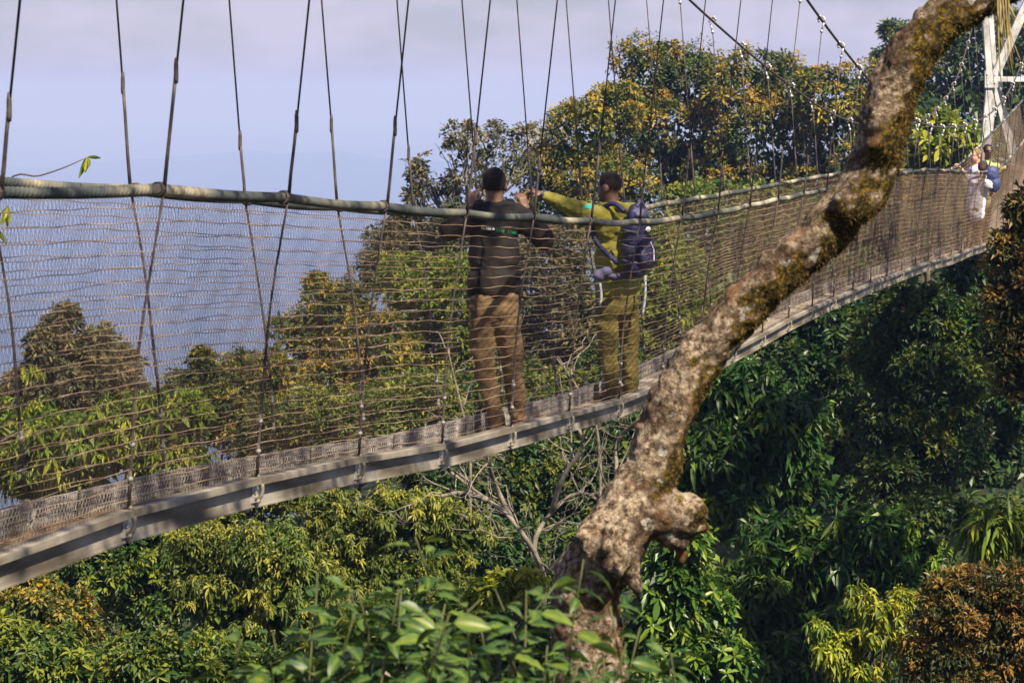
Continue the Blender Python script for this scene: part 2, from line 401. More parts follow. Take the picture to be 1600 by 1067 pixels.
# deck sections: two channel beams, a board and a cross bar each
L_SEG = math.hypot(.411, 1.3363)
bm_ = MB(); T = .004
bm_.box((-.032, .012, -.014), (.042, L_SEG - .012, .018)); bm_.box((-.006, .012, -.118), (.000, L_SEG - .012, -.014)); bm_.box((-.030, .012, -.126), (.006, L_SEG - .012, -.118)); bm_.box((-.032, .012, .018), (-.026, L_SEG - .012, .024))
beam_me = bm_.mesh('side_beam'); beam_me.materials.append(M_alu)
beam_me2 = beam_me.copy(); beam_me2.name = 'side_beam_mirrored'
co = np.empty(len(beam_me2.vertices) * 3, np.float32); beam_me2.vertices.foreach_get('co', co); co[0::3] *= -1
beam_me2.vertices.foreach_set('co', co); beam_me2.flip_normals()
pk = [MB(), MB(), MB()]
for q, mb in enumerate(pk):
    x0 = -DW + .036 + q * .134; mb.box((x0, .006, -.108), (x0 + .128, L_SEG - .006, -.090))
pk_me = [mb.mesh('deck_board') for mb in pk]
for me in pk_me: me.materials.append(M_plank)
cb = MB(); cb.box((-DW + .034, -.02, -.150), (-.034, .02, -.126)); cb_me = cb.mesh('cross_bar'); cb_me.materials.append(M_alu)
bk = MB(); bk.box((-.004, -.045, -.10), (.006, .045, -.02)); bk.tube([(.004, -.02, -.05), (.016, -.02, -.05)], .009, 6); bk.tube([(.004, .02, -.075), (.016, .02, -.075)], .009, 6)
bk_me = bk.mesh('joint_plate'); bk_me.materials.append(M_steel)
for n in range(N0, N1):
    p, q = BP(n, 0, z_deck(n)), BP(n + 1, 0, z_deck(n + 1))
    pitch = math.atan2(q[2] - p[2], L_SEG)
    for nm, me, off in [('side_beam', beam_me, 0.), ('side_beam', beam_me2, -DW)] + [('deck_board', m_, 0.) for m_ in pk_me] + [('cross_bar', cb_me, 0.), ('joint_plate', bk_me, .003)]:
        o = link(nm, me, None, bridge); o.location = tuple(p + V * off - bl)
        o.rotation_mode = 'ZXY'; o.rotation_euler = (pitch, 0, yaw)

# netting on both sides: horizontal cords, and a zigzag mesh of thin strands between them
ROWS = 22
def net_pt(side, n, t):
    """t = 0 at the rail, 1 at the side beam"""
    n = np.asarray(n, float); t = np.asarray(t, float)
    zt, zb = zr(side, n) - .012, z_deck(n) - .004
    bulge = .035 * np.sin(np.pi * t) * (.6 + .4 * np.sin(np.pi * n) ** 2) * (1 if side > 0 else -1)
    ot, ob = o_rail(side, n), (.006 if side > 0 else -DW - .006)
    z = zt + (zb - zt) * t + .004 * np.sin(2 * np.pi * n * 1.0 + t * 9) * np.sin(np.pi * t) + .0035 * np.sin(n * 17 + t * 23 + side) + .008 * np.abs(np.sin(np.pi * n)) * np.sin(np.pi * t) * np.sin(t * 5 + np.floor(n) * 2.3)
    return BP(n + .008 * np.sin(n * 29 + t * 40), ot + (ob - ot) * t - bulge * .5, z)
for s in (1, -1):
    cords, fine, fine_b = MB(), MB(), MB()
    for r in range(1, ROWS + 1):
        t = r / ROWS
        for a, b, step, rad in ((N0 - 1, 8, .07, .0020), (8, 18, .09, .0024), (18, N1 - .5, .12, .0032)):
            ns = np.arange(a, b + step * .5, step); cords.tube(net_pt(s, ns, t), rad * (1.0 if r < ROWS else 1.6), 4, False)
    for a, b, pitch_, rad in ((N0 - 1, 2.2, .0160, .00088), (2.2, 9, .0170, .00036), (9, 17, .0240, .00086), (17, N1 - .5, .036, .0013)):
        ns = np.arange(a, b, pitch_ / L_SEG)
        for r in range(ROWS):
            off = (pitch_ / L_SEG) * .5
            sg = np.where(np.arange(len(ns)) % 2 == 0, 1, -1) * off * .72
            p = net_pt(s, ns - sg, r / ROWS); q = net_pt(s, ns + sg, (r + 1) / ROWS)
            d = nrm(q - p); e1 = nrm(np.cross(d, V)); e2 = np.cross(d, e1)
            vs_ = []
            for ang_ in (0, 2.094, 4.189):
                w_ = (math.cos(ang_) * e1 + math.sin(ang_) * e2) * rad; vs_ += [p + w_, q + w_]
            vv = np.stack(vs_, 1); m = len(ns); bi = np.arange(m)[:, None] * 6
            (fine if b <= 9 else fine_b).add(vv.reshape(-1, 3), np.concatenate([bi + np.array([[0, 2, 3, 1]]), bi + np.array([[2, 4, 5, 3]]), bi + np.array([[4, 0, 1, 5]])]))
    bpart(cords, 'net_cords', M_cord, kind='stuff'); bpart(fine, 'net_mesh', M_net, kind='stuff'); bpart(fine_b, 'net_mesh', M_net_lit, kind='stuff')
# netting lining the walkway trough
fl = MB(); ns = np.arange(N0 - .5, 7, .04)
for o_ in np.linspace(-DW + .03, -.03, 16): fl.tube(BP(ns, o_, z_deck(np.floor(ns)) * (1 - ns % 1) + z_deck(np.floor(ns) + 1) * (ns % 1) - .084), .0022, 3, False)
for nn in np.arange(N0 - .5, 5, .03 / 1.4):
    fl.tube([BP(nn + (.004 if q % 2 else -.004), o_, z_deck(math.floor(nn)) * (1 - nn % 1) + z_deck(math.floor(nn) + 1) * (nn % 1) - .082) for q, o_ in enumerate(np.linspace(-DW + .03, -.03, 10))], .0020, 3, False)
bpart(fl, 'deck_netting', M_cord, kind='stuff')

# pale mesh lining the inner face of the far side beam
M_lin = mat_noise('pale_lining', [(0.13, 0.12, 0.115), (0.24, 0.22, 0.215), (0.36, 0.335, 0.325)], scale=6, rough=0.8)
ln_ = MB()
def lin(n, h): 
    f_ = np.floor(n); z = z_deck(f_) * (1 - n % 1) + z_deck(f_ + 1) * (n % 1)
    return BP(n, -DW + .036 + .006 * np.sin(n * 40), z + h)
for a_, b_, p_ in ((N0 - 1, 7, .013), (7, 20, .026)):
    ns = np.arange(a_, b_, p_ / L_SEG); m_ = len(ns); of = p_ / L_SEG * .5 * np.where(np.arange(m_) % 2 == 0, 1, -1)
    for h0, h1 in ((-.088, -.046), (-.046, -.004), (-.004, .034)):
        p = lin(ns - of, h0); q = lin(ns + of, h1); w_ = U * p_ * .14; bi = np.arange(m_)[:, None] * 6; nn_ = V * .003
        ln_.add(np.stack([p - w_, p + w_, p + nn_, q - w_, q + w_, q + nn_], 1).reshape(-1, 3), np.concatenate([bi + np.array([[0, 3, 5, 2]]), bi + np.array([[2, 5, 4, 1]]), bi + np.array([[1, 4, 3, 0]])]))
    for h0 in (-.088, -.046, -.004, .034): ln_.tube(lin(np.arange(a_, b_, .04), h0), .0035, 4, False)
bpart(ln_, 'beam_lining', M_lin, kind='stuff', smooth=False)
# ------------------------------------------------------------------ steel tower at the far end
tower = thing('lattice_tower', 'white lattice steel tower rising behind the leaning trunk', 'tower')
TZ_ = 62.0
def bar(name, a, b, w=.14, dpt=.14):
    a, b = np.asarray(a, float), np.asarray(b, float); d = nrm(b - a); Ln = np.linalg.norm(b - a)
    s1 = nrm(np.cross(d, [0, 1, 0.001])); s2 = np.cross(d, s1); mb = MB()
    t = .02                                    # an H section
    for (x0, x1, y0, y1) in ((-w / 2, w / 2, -dpt / 2, -dpt / 2 + t), (-w / 2, w / 2, dpt / 2 - t, dpt / 2), (-t / 2, t / 2, -dpt / 2 + t, dpt / 2 - t)):
        c = [a + s1 * x + s2 * y for x, y in ((x0, y0), (x1, y0), (x1, y1), (x0, y1))]; e = [q + d * Ln for q in c]
        mb.add(c + e, np.array([(0, 3, 2, 1), (4, 5, 6, 7), (0, 1, 5, 4), (1, 2, 6, 5), (2, 3, 7, 6), (3, 0, 4, 7)]))
    return mb.build(name, M_hw, tower)
gz = float(tz(12.5, 62.0))
for fz, dx in ((0., 0.), (1.5, .12)):
    Zt = TZ_ + fz
    q = lambda x, y: P(x, y, Zt) + np.array([dx, 0, 0])
    node, node2 = q(1546, 124), q(1686, 124)
    low, low2 = q(1535, 262), q(1697, 262)
    bar('tower_leg', q(1534, -60), node + [0, 0, .02], .16, .15); bar('tower_leg', q(1698, -60), node2 + [0, 0, .02], .16, .15)
    bar('tower_leg', node - [0, 0, .02], low, .16, .15); bar('tower_leg', node2 - [0, 0, .02], low2, .16, .15)
    bar('tower_leg', low, [low[0] - .5, low[1], gz - 1], .15, .15); bar('tower_leg', low2, [low2[0] + .5, low2[1], gz - 1], .15, .15)
    bar('cross_beam', node + [.14, 0, .0], node2 - [.14, 0, 0], .13, .13); bar('cross_beam', low + [.14, 0, 0], low2 - [.14, 0, 0], .12, .12)
    bar('brace', node + [.1, .05, .1], q(1616, -28), .11, .11); bar('brace', node2 + [-.1, .05, .1], q(1616, -28), .11, .11)
    bar('brace', node + [.1, .05, -.1], q(1585, 262), .11, .11); bar('brace', node2 + [-.1, .05, -.1], q(1648, 262), .11, .11)
    gp = MB(); c = node
    gp.box((c[0] - .14, c[1] - .125, c[2] - .22), (c[0] + .2, c[1] - .105, c[2] + .22))
    for bx, bz in ((-.08, .12), (-.08, -.12), (.12, .1), (.12, -.1)): gp.ball((c[0] + bx, c[1] - .13, c[2] + bz), .022, 6, 4)
    gp.build('gusset_plate', M_hw, tower)
bar('cap_beam', P(1528, -66, TZ_ + .7), P(1704, -66, TZ_ + .7), .3, .3)
# ------------------------------------------------------------------ trees
M_bark = mat_noise('bark', [(0.05, 0.038, 0.028), (0.12, 0.095, 0.07), (0.24, 0.21, 0.17)], scale=6, rough=0.9, bump=0.5, stretch=(1, 1, .3))
M_bark_pale = mat_noise('pale_bark', [(0.16, 0.13, 0.10), (0.30, 0.26, 0.21), (0.44, 0.40, 0.34)], scale=9, rough=0.9, bump=0.4, stretch=(1, 1, .3))
LEAF = {
    'flush':  mat_leaf('leaf_orange_flush', (0.022, 0.045, 0.012), (0.105, 0.145, 0.020), (0.36, 0.245, 0.034)),
    'flushg': mat_leaf('leaf_yellow_flush', (0.026, 0.050, 0.012), (0.125, 0.155, 0.020), (0.38, 0.28, 0.035)),
    'grey':   mat_leaf('leaf_grey_green', (0.036, 0.046, 0.024), (0.11, 0.115, 0.052), (0.21, 0.17, 0.07), rough=.6),
    'lime':   mat_leaf('leaf_lime', (0.045, 0.090, 0.010), (0.17, 0.235, 0.018), (0.38, 0.38, 0.03), trans=.35),
    'green':  mat_leaf('leaf_green', (0.020, 0.050, 0.011), (0.070, 0.135, 0.018), (0.20, 0.23, 0.025)),
    'deep':   mat_leaf('leaf_deep_green', (0.016, 0.044, 0.013), (0.050, 0.105, 0.024), (0.14, 0.16, 0.022), rough=.42),
    'olive':  mat_leaf('leaf_olive', (0.040, 0.066, 0.014), (0.14, 0.19, 0.024), (0.32, 0.31, 0.042), trans=.3),
    'whorl':  mat_leaf('leaf_glossy', (0.015, 0.046, 0.011), (0.055, 0.135, 0.020), (0.17, 0.25, 0.025), rough=.38),
    'rust':   mat_leaf('leaf_rust', (0.018, 0.030, 0.008), (0.055, 0.066, 0.014), (0.26, 0.15, 0.03)),
    'near':   mat_leaf('leaf_foreground', (0.016, 0.058, 0.018), (0.060, 0.135, 0.028), (0.20, 0.25, 0.03), rough=.42, trans=.3),
}
def add_leaves(mb, base, D, Nn, L, W, tint, young, droop=0.25, fold=0.22, rich=False):
    base = np.asarray(base); n = len(base); D = nrm(D); S = nrm(np.cross(D, Nn)); Nn = np.cross(S, D)
    L = np.broadcast_to(L, (n,))[:, None]; W = np.broadcast_to(W, (n,))[:, None]
    dz = np.array([0, 0, -1.0])
    if not rich:
        mid = base + D * L * .46 + dz * L * droop * .12
        tip = base + D * L + dz * L * droop * .55
        v = np.stack([base, mid - S * W * .5 + Nn * W * fold, tip, mid + S * W * .5 + Nn * W * fold], 1)
        b = np.arange(n)[:, None] * 4
        f = np.concatenate([b + np.array([[0, 1, 2]]), b + np.array([[0, 2, 3]])]); k = 4
    else:
        pts = []
        for t, w, dr in ((.0, 0, 0), (.32, .42, .10), (.68, .5, .34), (1.0, 0, .75)):
            c = base + D * L * t + dz * L * droop * dr
            if w == 0: pts.append(c)
            else: pts += [c - S * W * w + Nn * W * fold, c, c + S * W * w + Nn * W * fold]
        v = np.stack(pts, 1); b = np.arange(n)[:, None] * 8
        f3 = np.concatenate([b + np.array([[0, 1, 2]]), b + np.array([[0, 2, 3]]), b + np.array([[4, 7, 5]]), b + np.array([[5, 7, 6]])])
        f4 = np.concatenate([b + np.array([[1, 4, 5, 2]]), b + np.array([[2, 5, 6, 3]])]); f = [f3, f4]; k = 8
    mb.add(v.reshape(-1, 3), f, tint=np.repeat(np.clip(tint, 0, 1), k), young=np.repeat(np.clip(young, 0, 1), k))

def rdir(n):
    return nrm(RNG.normal(size=(n, 3)))

def clump_points(lobes, rc, dens, back=.35):
    """clump centres on the uneven skin of the lobes, each broken into smaller heads"""
    full = []
    for (c, r) in lobes:
        r = np.asarray(r, float); full.append((c, r * .90))
        for _ in range(9):
            d = rdir(1)[0]; d[2] = abs(d[2]) if RNG.random() < .75 else d[2]; d[1] = -abs(d[1]) if RNG.random() < .7 else d[1]
            full.append((c + d * r * RNG.uniform(.64, .86), r * RNG.uniform(.24, .42)))
    lobes = full
    C, Nn, R = [], [], []
    for (c, r) in lobes:
        r = np.asarray(r, float)
        area = 4 * np.pi * ((r[0] * r[1]) ** 1.6 / 3 + (r[0] * r[2]) ** 1.6 / 3 + (r[1] * r[2]) ** 1.6 / 3) ** (1 / 1.6)
        k = int(dens * area / (np.pi * rc * rc)) + 3
        d = rdir(k); keep = np.ones(k, bool)
        keep &= ~((d[:, 1] > .35) & (RNG.random(k) > back)); keep &= ~((d[:, 2] < -.45) & (RNG.random(k) > .55))
        d = d[keep]; k = len(d)
        bump = .80 + .28 * RNG.random(k) + .10 * np.sin(d[:, 0] * 5 + c[0]) * np.sin(d[:, 2] * 6 + c[2])
        p = c + d * r * bump[:, None]
        ok = np.ones(k, bool)
        for (c2, r2) in lobes:
            if c2 is c: continue
            ok &= (np.linalg.norm((p - c2) / r2, axis=1) > .80)
        C.append(p[ok]); Nn.append(nrm(d / r)[ok]); R.append(rc * (.45 + .95 * RNG.random(k) ** 1.5)[ok])
    return np.concatenate(C), np.concatenate(Nn), np.concatenate(R)

def make_crown(lobes, rc, leaf, per=46, dens=1.5, ratio=.45, style='dome', youngness=.5, droop=.3, core=True, back=.35):
    mb = MB(); C, Nn, R = clump_points(lobes, rc, dens, back); k = len(C)
    up = np.array([0, 0, 1.0]); ax = nrm(Nn * .75 + up * .6 + .25 * RNG.normal(size=(k, 3)))
    cy = RNG.random(k); ct = RNG.random(k)
    big = np.array([hnoise(c_, 1.1 / (rc * 6), 4) for c_ in C]); cy = np.clip(cy + .5 * big, 0, 1.3); ct = np.clip(ct + .35 * big, 0, 1)
    vary = .7 + .65 * RNG.random(k); allk = np.arange(k); small = np.zeros(k, bool)
    if style != 'dome': small = np.array([hnoise(c_, 1 / (rc * 5), 8) for c_ in C]) + .25 * RNG.normal(size=k) > .16   # a second, finer-leaved kind grows through it
    for dome in (True, False):
      sel_ = allk if style == 'dome' else (allk[small] if dome else allk[~small])
      if len(sel_) == 0 or (style == 'dome' and not dome): continue
      if dome:
        leaf_ = leaf if style == 'dome' else leaf * .55; ra_ = ratio if style == 'dome' else .45
        idx = np.repeat(sel_, per); m = len(idx); d = rdir(m); a = ax[idx]
        dt = np.sum(d * a, 1); d = np.where((dt < -.15)[:, None], d - 2 * dt[:, None] * a, d); dt = np.sum(d * a, 1)
        pos = C[idx] + d * (R[idx] * (.35 + .65 * RNG.random(m) ** .5))[:, None] - a * (R[idx] * .25)[:, None]
        D = nrm(d * .7 + RNG.normal(size=(m, 3)) * .55 + np.array([0, 0, -.25 * droop]))
        N2 = nrm(a * .8 + up * .5 + RNG.normal(size=(m, 3)) * .45)
        yg = np.clip((dt * .9 + cy[idx] * 1.1 - 1.45 + youngness) * 1.6 + .25 * RNG.normal(size=m), 0, 1)
        ti = np.clip(.25 + .5 * ct[idx] + .3 * RNG.normal(size=m), 0, 1)
        L = leaf_ * (.65 + .7 * RNG.random(m)) * vary[idx]; add_leaves(mb, pos, D, N2, L, L * ra_, ti, yg, droop)
      else:                                       # whorl: long leaves hanging round a shoot tip
        shoots = 5; idx = np.repeat(sel_, shoots); ns = len(idx)
        so = C[idx] + rdir(ns) * (R[idx] * .9)[:, None]; sa = nrm(ax[idx] + .75 * RNG.normal(size=(ns, 3)))
        per_s = max(6, per // shoots); j = np.repeat(np.arange(ns), per_s); m = len(j)
        e1 = nrm(np.cross(sa, RNG.normal(size=(ns, 3)))); e2 = np.cross(sa, e1)
        an = np.tile(np.arange(per_s) * 2.4, ns) + np.repeat(RNG.random(ns) * 6, per_s)
        rise = np.tile(np.linspace(.75, -.35, per_s), ns) + .15 * RNG.normal(size=m)
        D = nrm(np.cos(an)[:, None] * e1[j] + np.sin(an)[:, None] * e2[j] + rise[:, None] * sa[j] + np.array([0, 0, -.35 * droop]))
        pos = so[j] + sa[j] * (rise * leaf * .18)[:, None]
        N2 = nrm(sa[j] * .8 + up * .5 + .2 * RNG.normal(size=(m, 3)))
        yg = np.clip((rise * .6 + cy[idx][j] - .95 + youngness) * 1.5 + .15 * RNG.normal(size=m), 0, 1)
        ti = np.clip(.3 + .4 * ct[idx][j] + .25 * RNG.normal(size=m), 0, 1)
        L = leaf * (.4 + .8 * RNG.random(m)) * (1 - .25 * np.clip(rise, 0, 1)) * vary[idx][j]; add_leaves(mb, pos, D, N2, L, L * ratio, ti, yg, droop, rich=True)
    if core:                                    # larger filler leaves, tinted darker to deepen the shade inside the crown
        for (c, r) in lobes:
            r = np.asarray(r, float); m = int(1.6 * (r[0] * r[2] + r[1] * r[2]) / (rc * rc) * 16) + 20
            d = rdir(m); p = c + d * r * (.55 + .22 * RNG.random(m))[:, None]
            add_leaves(mb, p, rdir(m), nrm(d + .5 * RNG.normal(size=(m, 3))), leaf * 1.5, leaf * 1.0, .1 + .5 * RNG.random(m), 0 * p[:, 0], .3)
    return mb

def limb_path(a, b, sagz, wig, k=7):
    a, b = np.asarray(a, float), np.asarray(b, float); t = np.linspace(0, 1, k)[:, None]
    ln = np.linalg.norm(b - a); p = a + (b - a) * t + np.array([0, 0, 1]) * (sagz * ln * np.sin(np.pi * t))
    off = RNG.normal(size=(k, 3)) * wig * ln; off[0] = 0; off[-1] *= .3
    return p + off

def tree(name, label, lobes_px, Z, mat, rc_px=17, leaf_px=8.5, trunk=True, trunk_r=None, category='tree', group=None, bark=None, base=None, zspread=.5, limbs=True, twigs=0, shade_lobes=(), fork_t=.62, **kw):
    """lobes are given as seen in the photo: centre, half width, half height, depth offset in metres"""
    s = Z / FPX; lobes = []
    for q in lobes_px:
        cx, cy, rx, ry = q[:4]; dz = q[4] if len(q) > 4 else RNG.uniform(-1, 1) * zspread * 40 * s
        rx_, ry_ = rx * s, ry * s
        lobes.append((P(cx, cy, Z + dz), np.array([rx_, (rx_ + ry_) * .5, ry_])))
    cen = np.mean([c for c, r in lobes], 0)
    if base is None: base = np.array([cen[0] + RNG.normal() * .3, cen[1] + 1.2, 0]); base[2] = tz(base[0], base[1]) - .15
    base = np.asarray(base, float)
    root = thing(name, label, category, tuple(base), group)
    mb = make_crown(lobes, rc_px * s, leaf_px * s, **kw)
    for a in mb.v: a -= base
    mb.build('crown', LEAF[mat], root)
    if shade_lobes:                                   # unseen crown lobes added outside the frame to shade the ravine
        ex = [(np.array(c_, float), np.array(r_, float)) for c_, r_ in shade_lobes]
        mb = make_crown(ex, .42, .17, per=22, dens=.5, ratio=.4, back=1.0, core=False)
        for a in mb.v: a -= base
        mb.build('crown', LEAF[mat], root); lobes = lobes + ex
    hgt = cen[2] - base[2]; tr = trunk_r or max(.04, (.016 if Z > 45 else .011) * hgt)
    fork = base + (cen - base) * fork_t if trunk else base
    tb = MB(); path = limb_path(base, fork, 0, .02, 8)
    tb.tube(path - base, np.linspace(tr * 1.25, tr * .75, len(path)), 9)
    if limbs:
        for (c, r) in lobes:
            e = c + np.array([0, 0, r[2] * .35]); lp = limb_path(fork, e, .06, .035, 7)
            tb.tube(lp - base, np.linspace(tr * .55, tr * .12, 7), 6)
            for q in range(3 + twigs):
                i0 = RNG.integers(3, 6); d = rdir(1)[0] * r * RNG.uniform(.8, 1.12)
                tp = limb_path(lp[i0], c + d, .05, .05, 5); tb.tube(tp - base, np.linspace(tr * .2, tr * .04, 5), 4)
    tb.build('trunk', bark or M_bark, root, True)
    return root

HILL = 'orange-flushed trees on the hill'
tree('hill_tree', 'rounded orange-tipped tree forming the peak of the hill canopy against the sky', [(1020,112,58,55),(1080,125,68,58),(992,172,48,48),(1060,205,88,66),(1005,270,80,60),(1110,265,60,60)], 86, 'flush', youngness=.50, per=52, dens=1.25, leaf_px=7)
tree('hill_tree', 'yellow-flushed tree on the hill slope behind the pointing man', [(905,208,52,58),(855,262,50,45),(958,176,45,45),(930,285,90,55),(860,335,80,48),(960,350,70,50)], 78, 'flushg', youngness=.54, per=52, dens=1.25, leaf_px=7)
tree('hill_tree', 'orange-tipped hill tree right of the peak, crossed by the far main cable', [(1160,148,72,62),(1222,138,62,52),(1190,225,95,72),(1140,300,80,60),(1240,300,70,62)], 84, 'flush', youngness=.56, per=52, dens=1.25, leaf_px=7)
tree('hill_tree', 'rust and green hill tree touching the leaning trunk on its left', [(1300,152,66,48),(1365,150,52,50),(1330,225,88,70),(1290,300,80,50),(1375,290,60,60)], 82, 'flush', youngness=.58, per=52, dens=1.25, leaf_px=7)
tree('hill_tree', 'dark green tree low on the hill, seen through the net right of the men', [(1110,355,110,60),(1215,350,85,55),(1160,430,110,60),(1300,380,80,60)], 74, 'green', youngness=.40, per=40)
tree('open_crown_tree', 'thin grey-green tree with an open crown against the sky above the dark-jacketed man', [(705,262,42,44),(765,222,52,30),(690,318,36,36),(835,212,40,20),(725,215,26,22),(652,270,11,16),(655,310,16,18),(790,262,46,34),(745,300,40,34)], 62, 'grey', rc_px=13, leaf_px=8, per=24, dens=.55, core=False, youngness=.3, twigs=6, zspread=1.5, bark=M_bark_pale)
tree('open_crown_tree', 'grey-green bushy tree behind the net left of the dark-jacketed man', [(620,385,46,40),(665,400,60,46),(600,430,40,36),(700,370,50,45),(640,350,30,22)], 60, 'grey', rc_px=14, leaf_px=8, per=34, dens=1.2, youngness=.25, bark=M_bark_pale)
tree('slope_tree', 'bright yellow-green tree behind the net beside the dark-jacketed man', [(650,450,62,52),(720,470,70,70),(690,540,80,60),(740,580,60,60)], 54, 'lime', youngness=.35, per=40)
tree('slope_tree', 'orange-brown leaved tree behind the net in the middle of the left half', [(525,490,55,44),(480,530,50,42),(570,530,60,60),(540,590,84,56),(495,443,16,8),(610,600,60,60)], 52, 'flush', youngness=.45, per=42)
tree('slope_tree', 'dull green tree filling the gap between the two men', [(850,430,80,75),(880,520,80,80),(830,590,80,70),(920,590,70,60)], 50, 'grey', youngness=.35, per=42)
tree('slope_tree', 'sunlit yellow-green tree behind the backpack', [(1040,430,66,66),(1010,500,70,70),(1080,500,70,60),(1000,570,60,40)], 47, 'lime', youngness=.25, per=42, dens=1.2)
tree('conical_tree', 'dark cone-shaped tree standing alone against the blue haze at the left', [(96,502,24,20),(80,545,40,34),(150,548,42,34),(110,600,86,44),(190,585,32,40),(60,620,60,40),(160,640,70,40)], 46, 'grey', youngness=.45, per=44, leaf_px=10, dens=1.4)
tree('broadleaf_shrub', 'bright lime drooping-leaved shrub behind the net at the lower left', [(40,680,70,50),(130,690,80,50),(215,680,70,56),(280,650,50,40),(80,740,90,40),(260,720,70,40)], 36, 'lime', youngness=.40, style='whorl', leaf_px=19, ratio=.28, rc_px=21, per=36, dens=.9, droop=.8)
tree('slope_tree', 'yellow-green tree with a small pointed top left of centre behind the net', [(318,566,14,12),(335,600,48,36),(405,590,60,42),(300,610,40,26),(370,650,90,50),(440,640,60,50)], 43, 'flushg', youngness=.32, per=44, leaf_px=10)
tree('slope_tree', 'dark olive tree just above the walkway left of the dark-jacketed man', [(480,660,80,50),(560,660,80,56),(650,640,80,60),(610,700,80,40),(420,700,70,40),(430,770,90,40),(330,790,70,40)], 40, 'olive', youngness=.2, per=44)
tree('slope_tree', 'shaded green tree behind the men\'s legs', [(720,650,70,60),(800,640,70,70),(880,640,70,50),(960,590,60,60)], 42, 'green', youngness=.3, per=42)
tree('rounded_bush', 'orange-tipped rounded bush in the lower left corner', [(40,935,70,40),(95,960,56,50),(15,905,40,26),(120,1005,40,40)], 30, 'flush', youngness=.58, leaf_px=8, rc_px=14, per=48)
tree('rounded_bush', 'green narrow-leaved bush at the very bottom left', [(50,1030,90,44),(120,1050,50,30),(0,1000,40,40)], 27, 'green', style='whorl', leaf_px=18, ratio=.26, rc_px=17, per=40, youngness=.62, dens=1.3)
tree('slope_tree', 'dark green tree under the near end of the walkway', [(180,885,86,50),(235,950,70,70),(130,890,60,34),(290,880,60,50),(200,830,70,40)], 34, 'green', youngness=.42, leaf_px=9)
tree('drooping_tree', 'yellow-olive drooping-leaved tree below the walkway left of centre', [(420,860,84,50),(335,925,70,60),(470,930,90,56),(390,990,90,50),(310,850,50,40)], 30, 'olive', style='whorl', leaf_px=11, ratio=.32, rc_px=16, per=40, youngness=.40, droop=.8, dens=.9, bark=M_bark_pale)
tree('drooping_tree', 'golden drooping-leaved tree just under the middle of the walkway', [(545,835,84,44),(630,800,80,40),(700,830,70,42),(580,890,90,40),(680,890,80,40),(520,790,50,30)], 32, 'olive', style='whorl', leaf_px=10.5, ratio=.32, rc_px=15, per=40, youngness=.42, droop=.8, dens=.9, bark=M_bark_pale)
tree('narrow_leaf_shrub', 'fresh green narrow-leaved shrub at the bottom left of centre', [(230,1030,70,40),(320,1040,70,36),(400,1050,60,30)], 26, 'green', style='whorl', leaf_px=20, ratio=.22, rc_px=18, per=42, youngness=.55, dens=1.2)
tree('broadleaf_shrub', 'glossy green shrub behind the foreground leaves at bottom centre', [(610,990,90,50),(720,970,80,50),(520,1020,80,40),(800,1000,70,60)], 24, 'green', style='whorl', leaf_px=18, ratio=.3, rc_px=19, per=40, youngness=.35)
tree('whorled_shrub', 'small bright whorled shrub left of the trunk\'s burl', [(770,925,30,16),(815,915,20,14),(745,940,18,14)], 22, 'lime', style='whorl', leaf_px=24, ratio=.26, rc_px=15, per=40, youngness=.5, core=False)
tree('ravine_tree', 'dark green tree in the ravine behind the bare branches', [(790,770,90,66),(890,750,90,70),(850,850,90,60),(970,700,60,70),(690,745,60,36),(950,820,60,60)], 40, 'deep', youngness=.3, leaf_px=11, per=40)
tree('ravine_tree', 'deep green backdrop tree low in the ravine left of the trunk', [(760,860,90,50),(850,920,80,50),(930,880,60,60),(660,920,80,50)], 36, 'deep', youngness=.2, leaf_px=11, per=40)
tree('large_leaf_tree', 'shaded large-leaved tree with hanging whorls just right of the trunk', [(1150,610,62,46),(1210,660,80,56),(1120,700,70,60),(1230,745,80,56),(1140,780,70,50),(1060,740,40,60)], 35, 'whorl', style='whorl', leaf_px=25, ratio=.25, rc_px=25, per=40, youngness=.2, droop=.7, dens=1.0)
tree('small_leaf_tree', 'tall shaded small-leaved tree below the far end of the walkway', [(1430,495,70,46),(1385,560,56,56),(1460,590,76,66),(1400,650,70,60),(1480,700,70,66),(1400,735,60,50),(1440,800,70,40),(1500,520,50,40)], 40, 'deep', youngness=.45, leaf_px=9.5, per=50, dens=1.7)
tree('backdrop_tree', 'dark tree in deep shade under the walkway right of the trunk', [(1290,520,80,56),(1250,580,70,60),(1320,620,60,80),(1310,740,70,70),(1170,560,70,40)], 50, 'deep', youngness=.1, leaf_px=12, per=36)
tree('backdrop_tree', 'dark trunked tree in shade behind the right-hand bush', [(1540,480,60,60),(1530,425,44,34),(1580,430,40,40),(1560,620,60,90),(1555,760,60,70),(1600,860,60,60)], 50, 'deep', youngness=.1, leaf_px=12, per=36, bark=M_bark_pale)
tree('large_leaf_tree', 'shaded glossy large-leaved tree low in the ravine right of centre', [(1225,860,80,46),(1310,880,70,56),(1180,930,70,50),(1290,960,80,50),(1230,1030,110,50),(1360,840,60,50),(1420,880,50,50)], 28, 'whorl', style='whorl', leaf_px=23, ratio=.26, rc_px=23, per=40, youngness=.2, droop=.6, dens=1.0)
tree('whorled_shrub', 'sunlit glossy whorled shrub beside the trunk\'s lower right edge', [(1060,890,46,40),(1035,960,44,44),(1090,950,50,40),(1110,1030,66,36),(1070,845,34,22),(1010,1030,50,40)], 24, 'whorl', style='whorl', leaf_px=23, ratio=.34, rc_px=22, per=42, youngness=.5, droop=.4, dens=1.0)
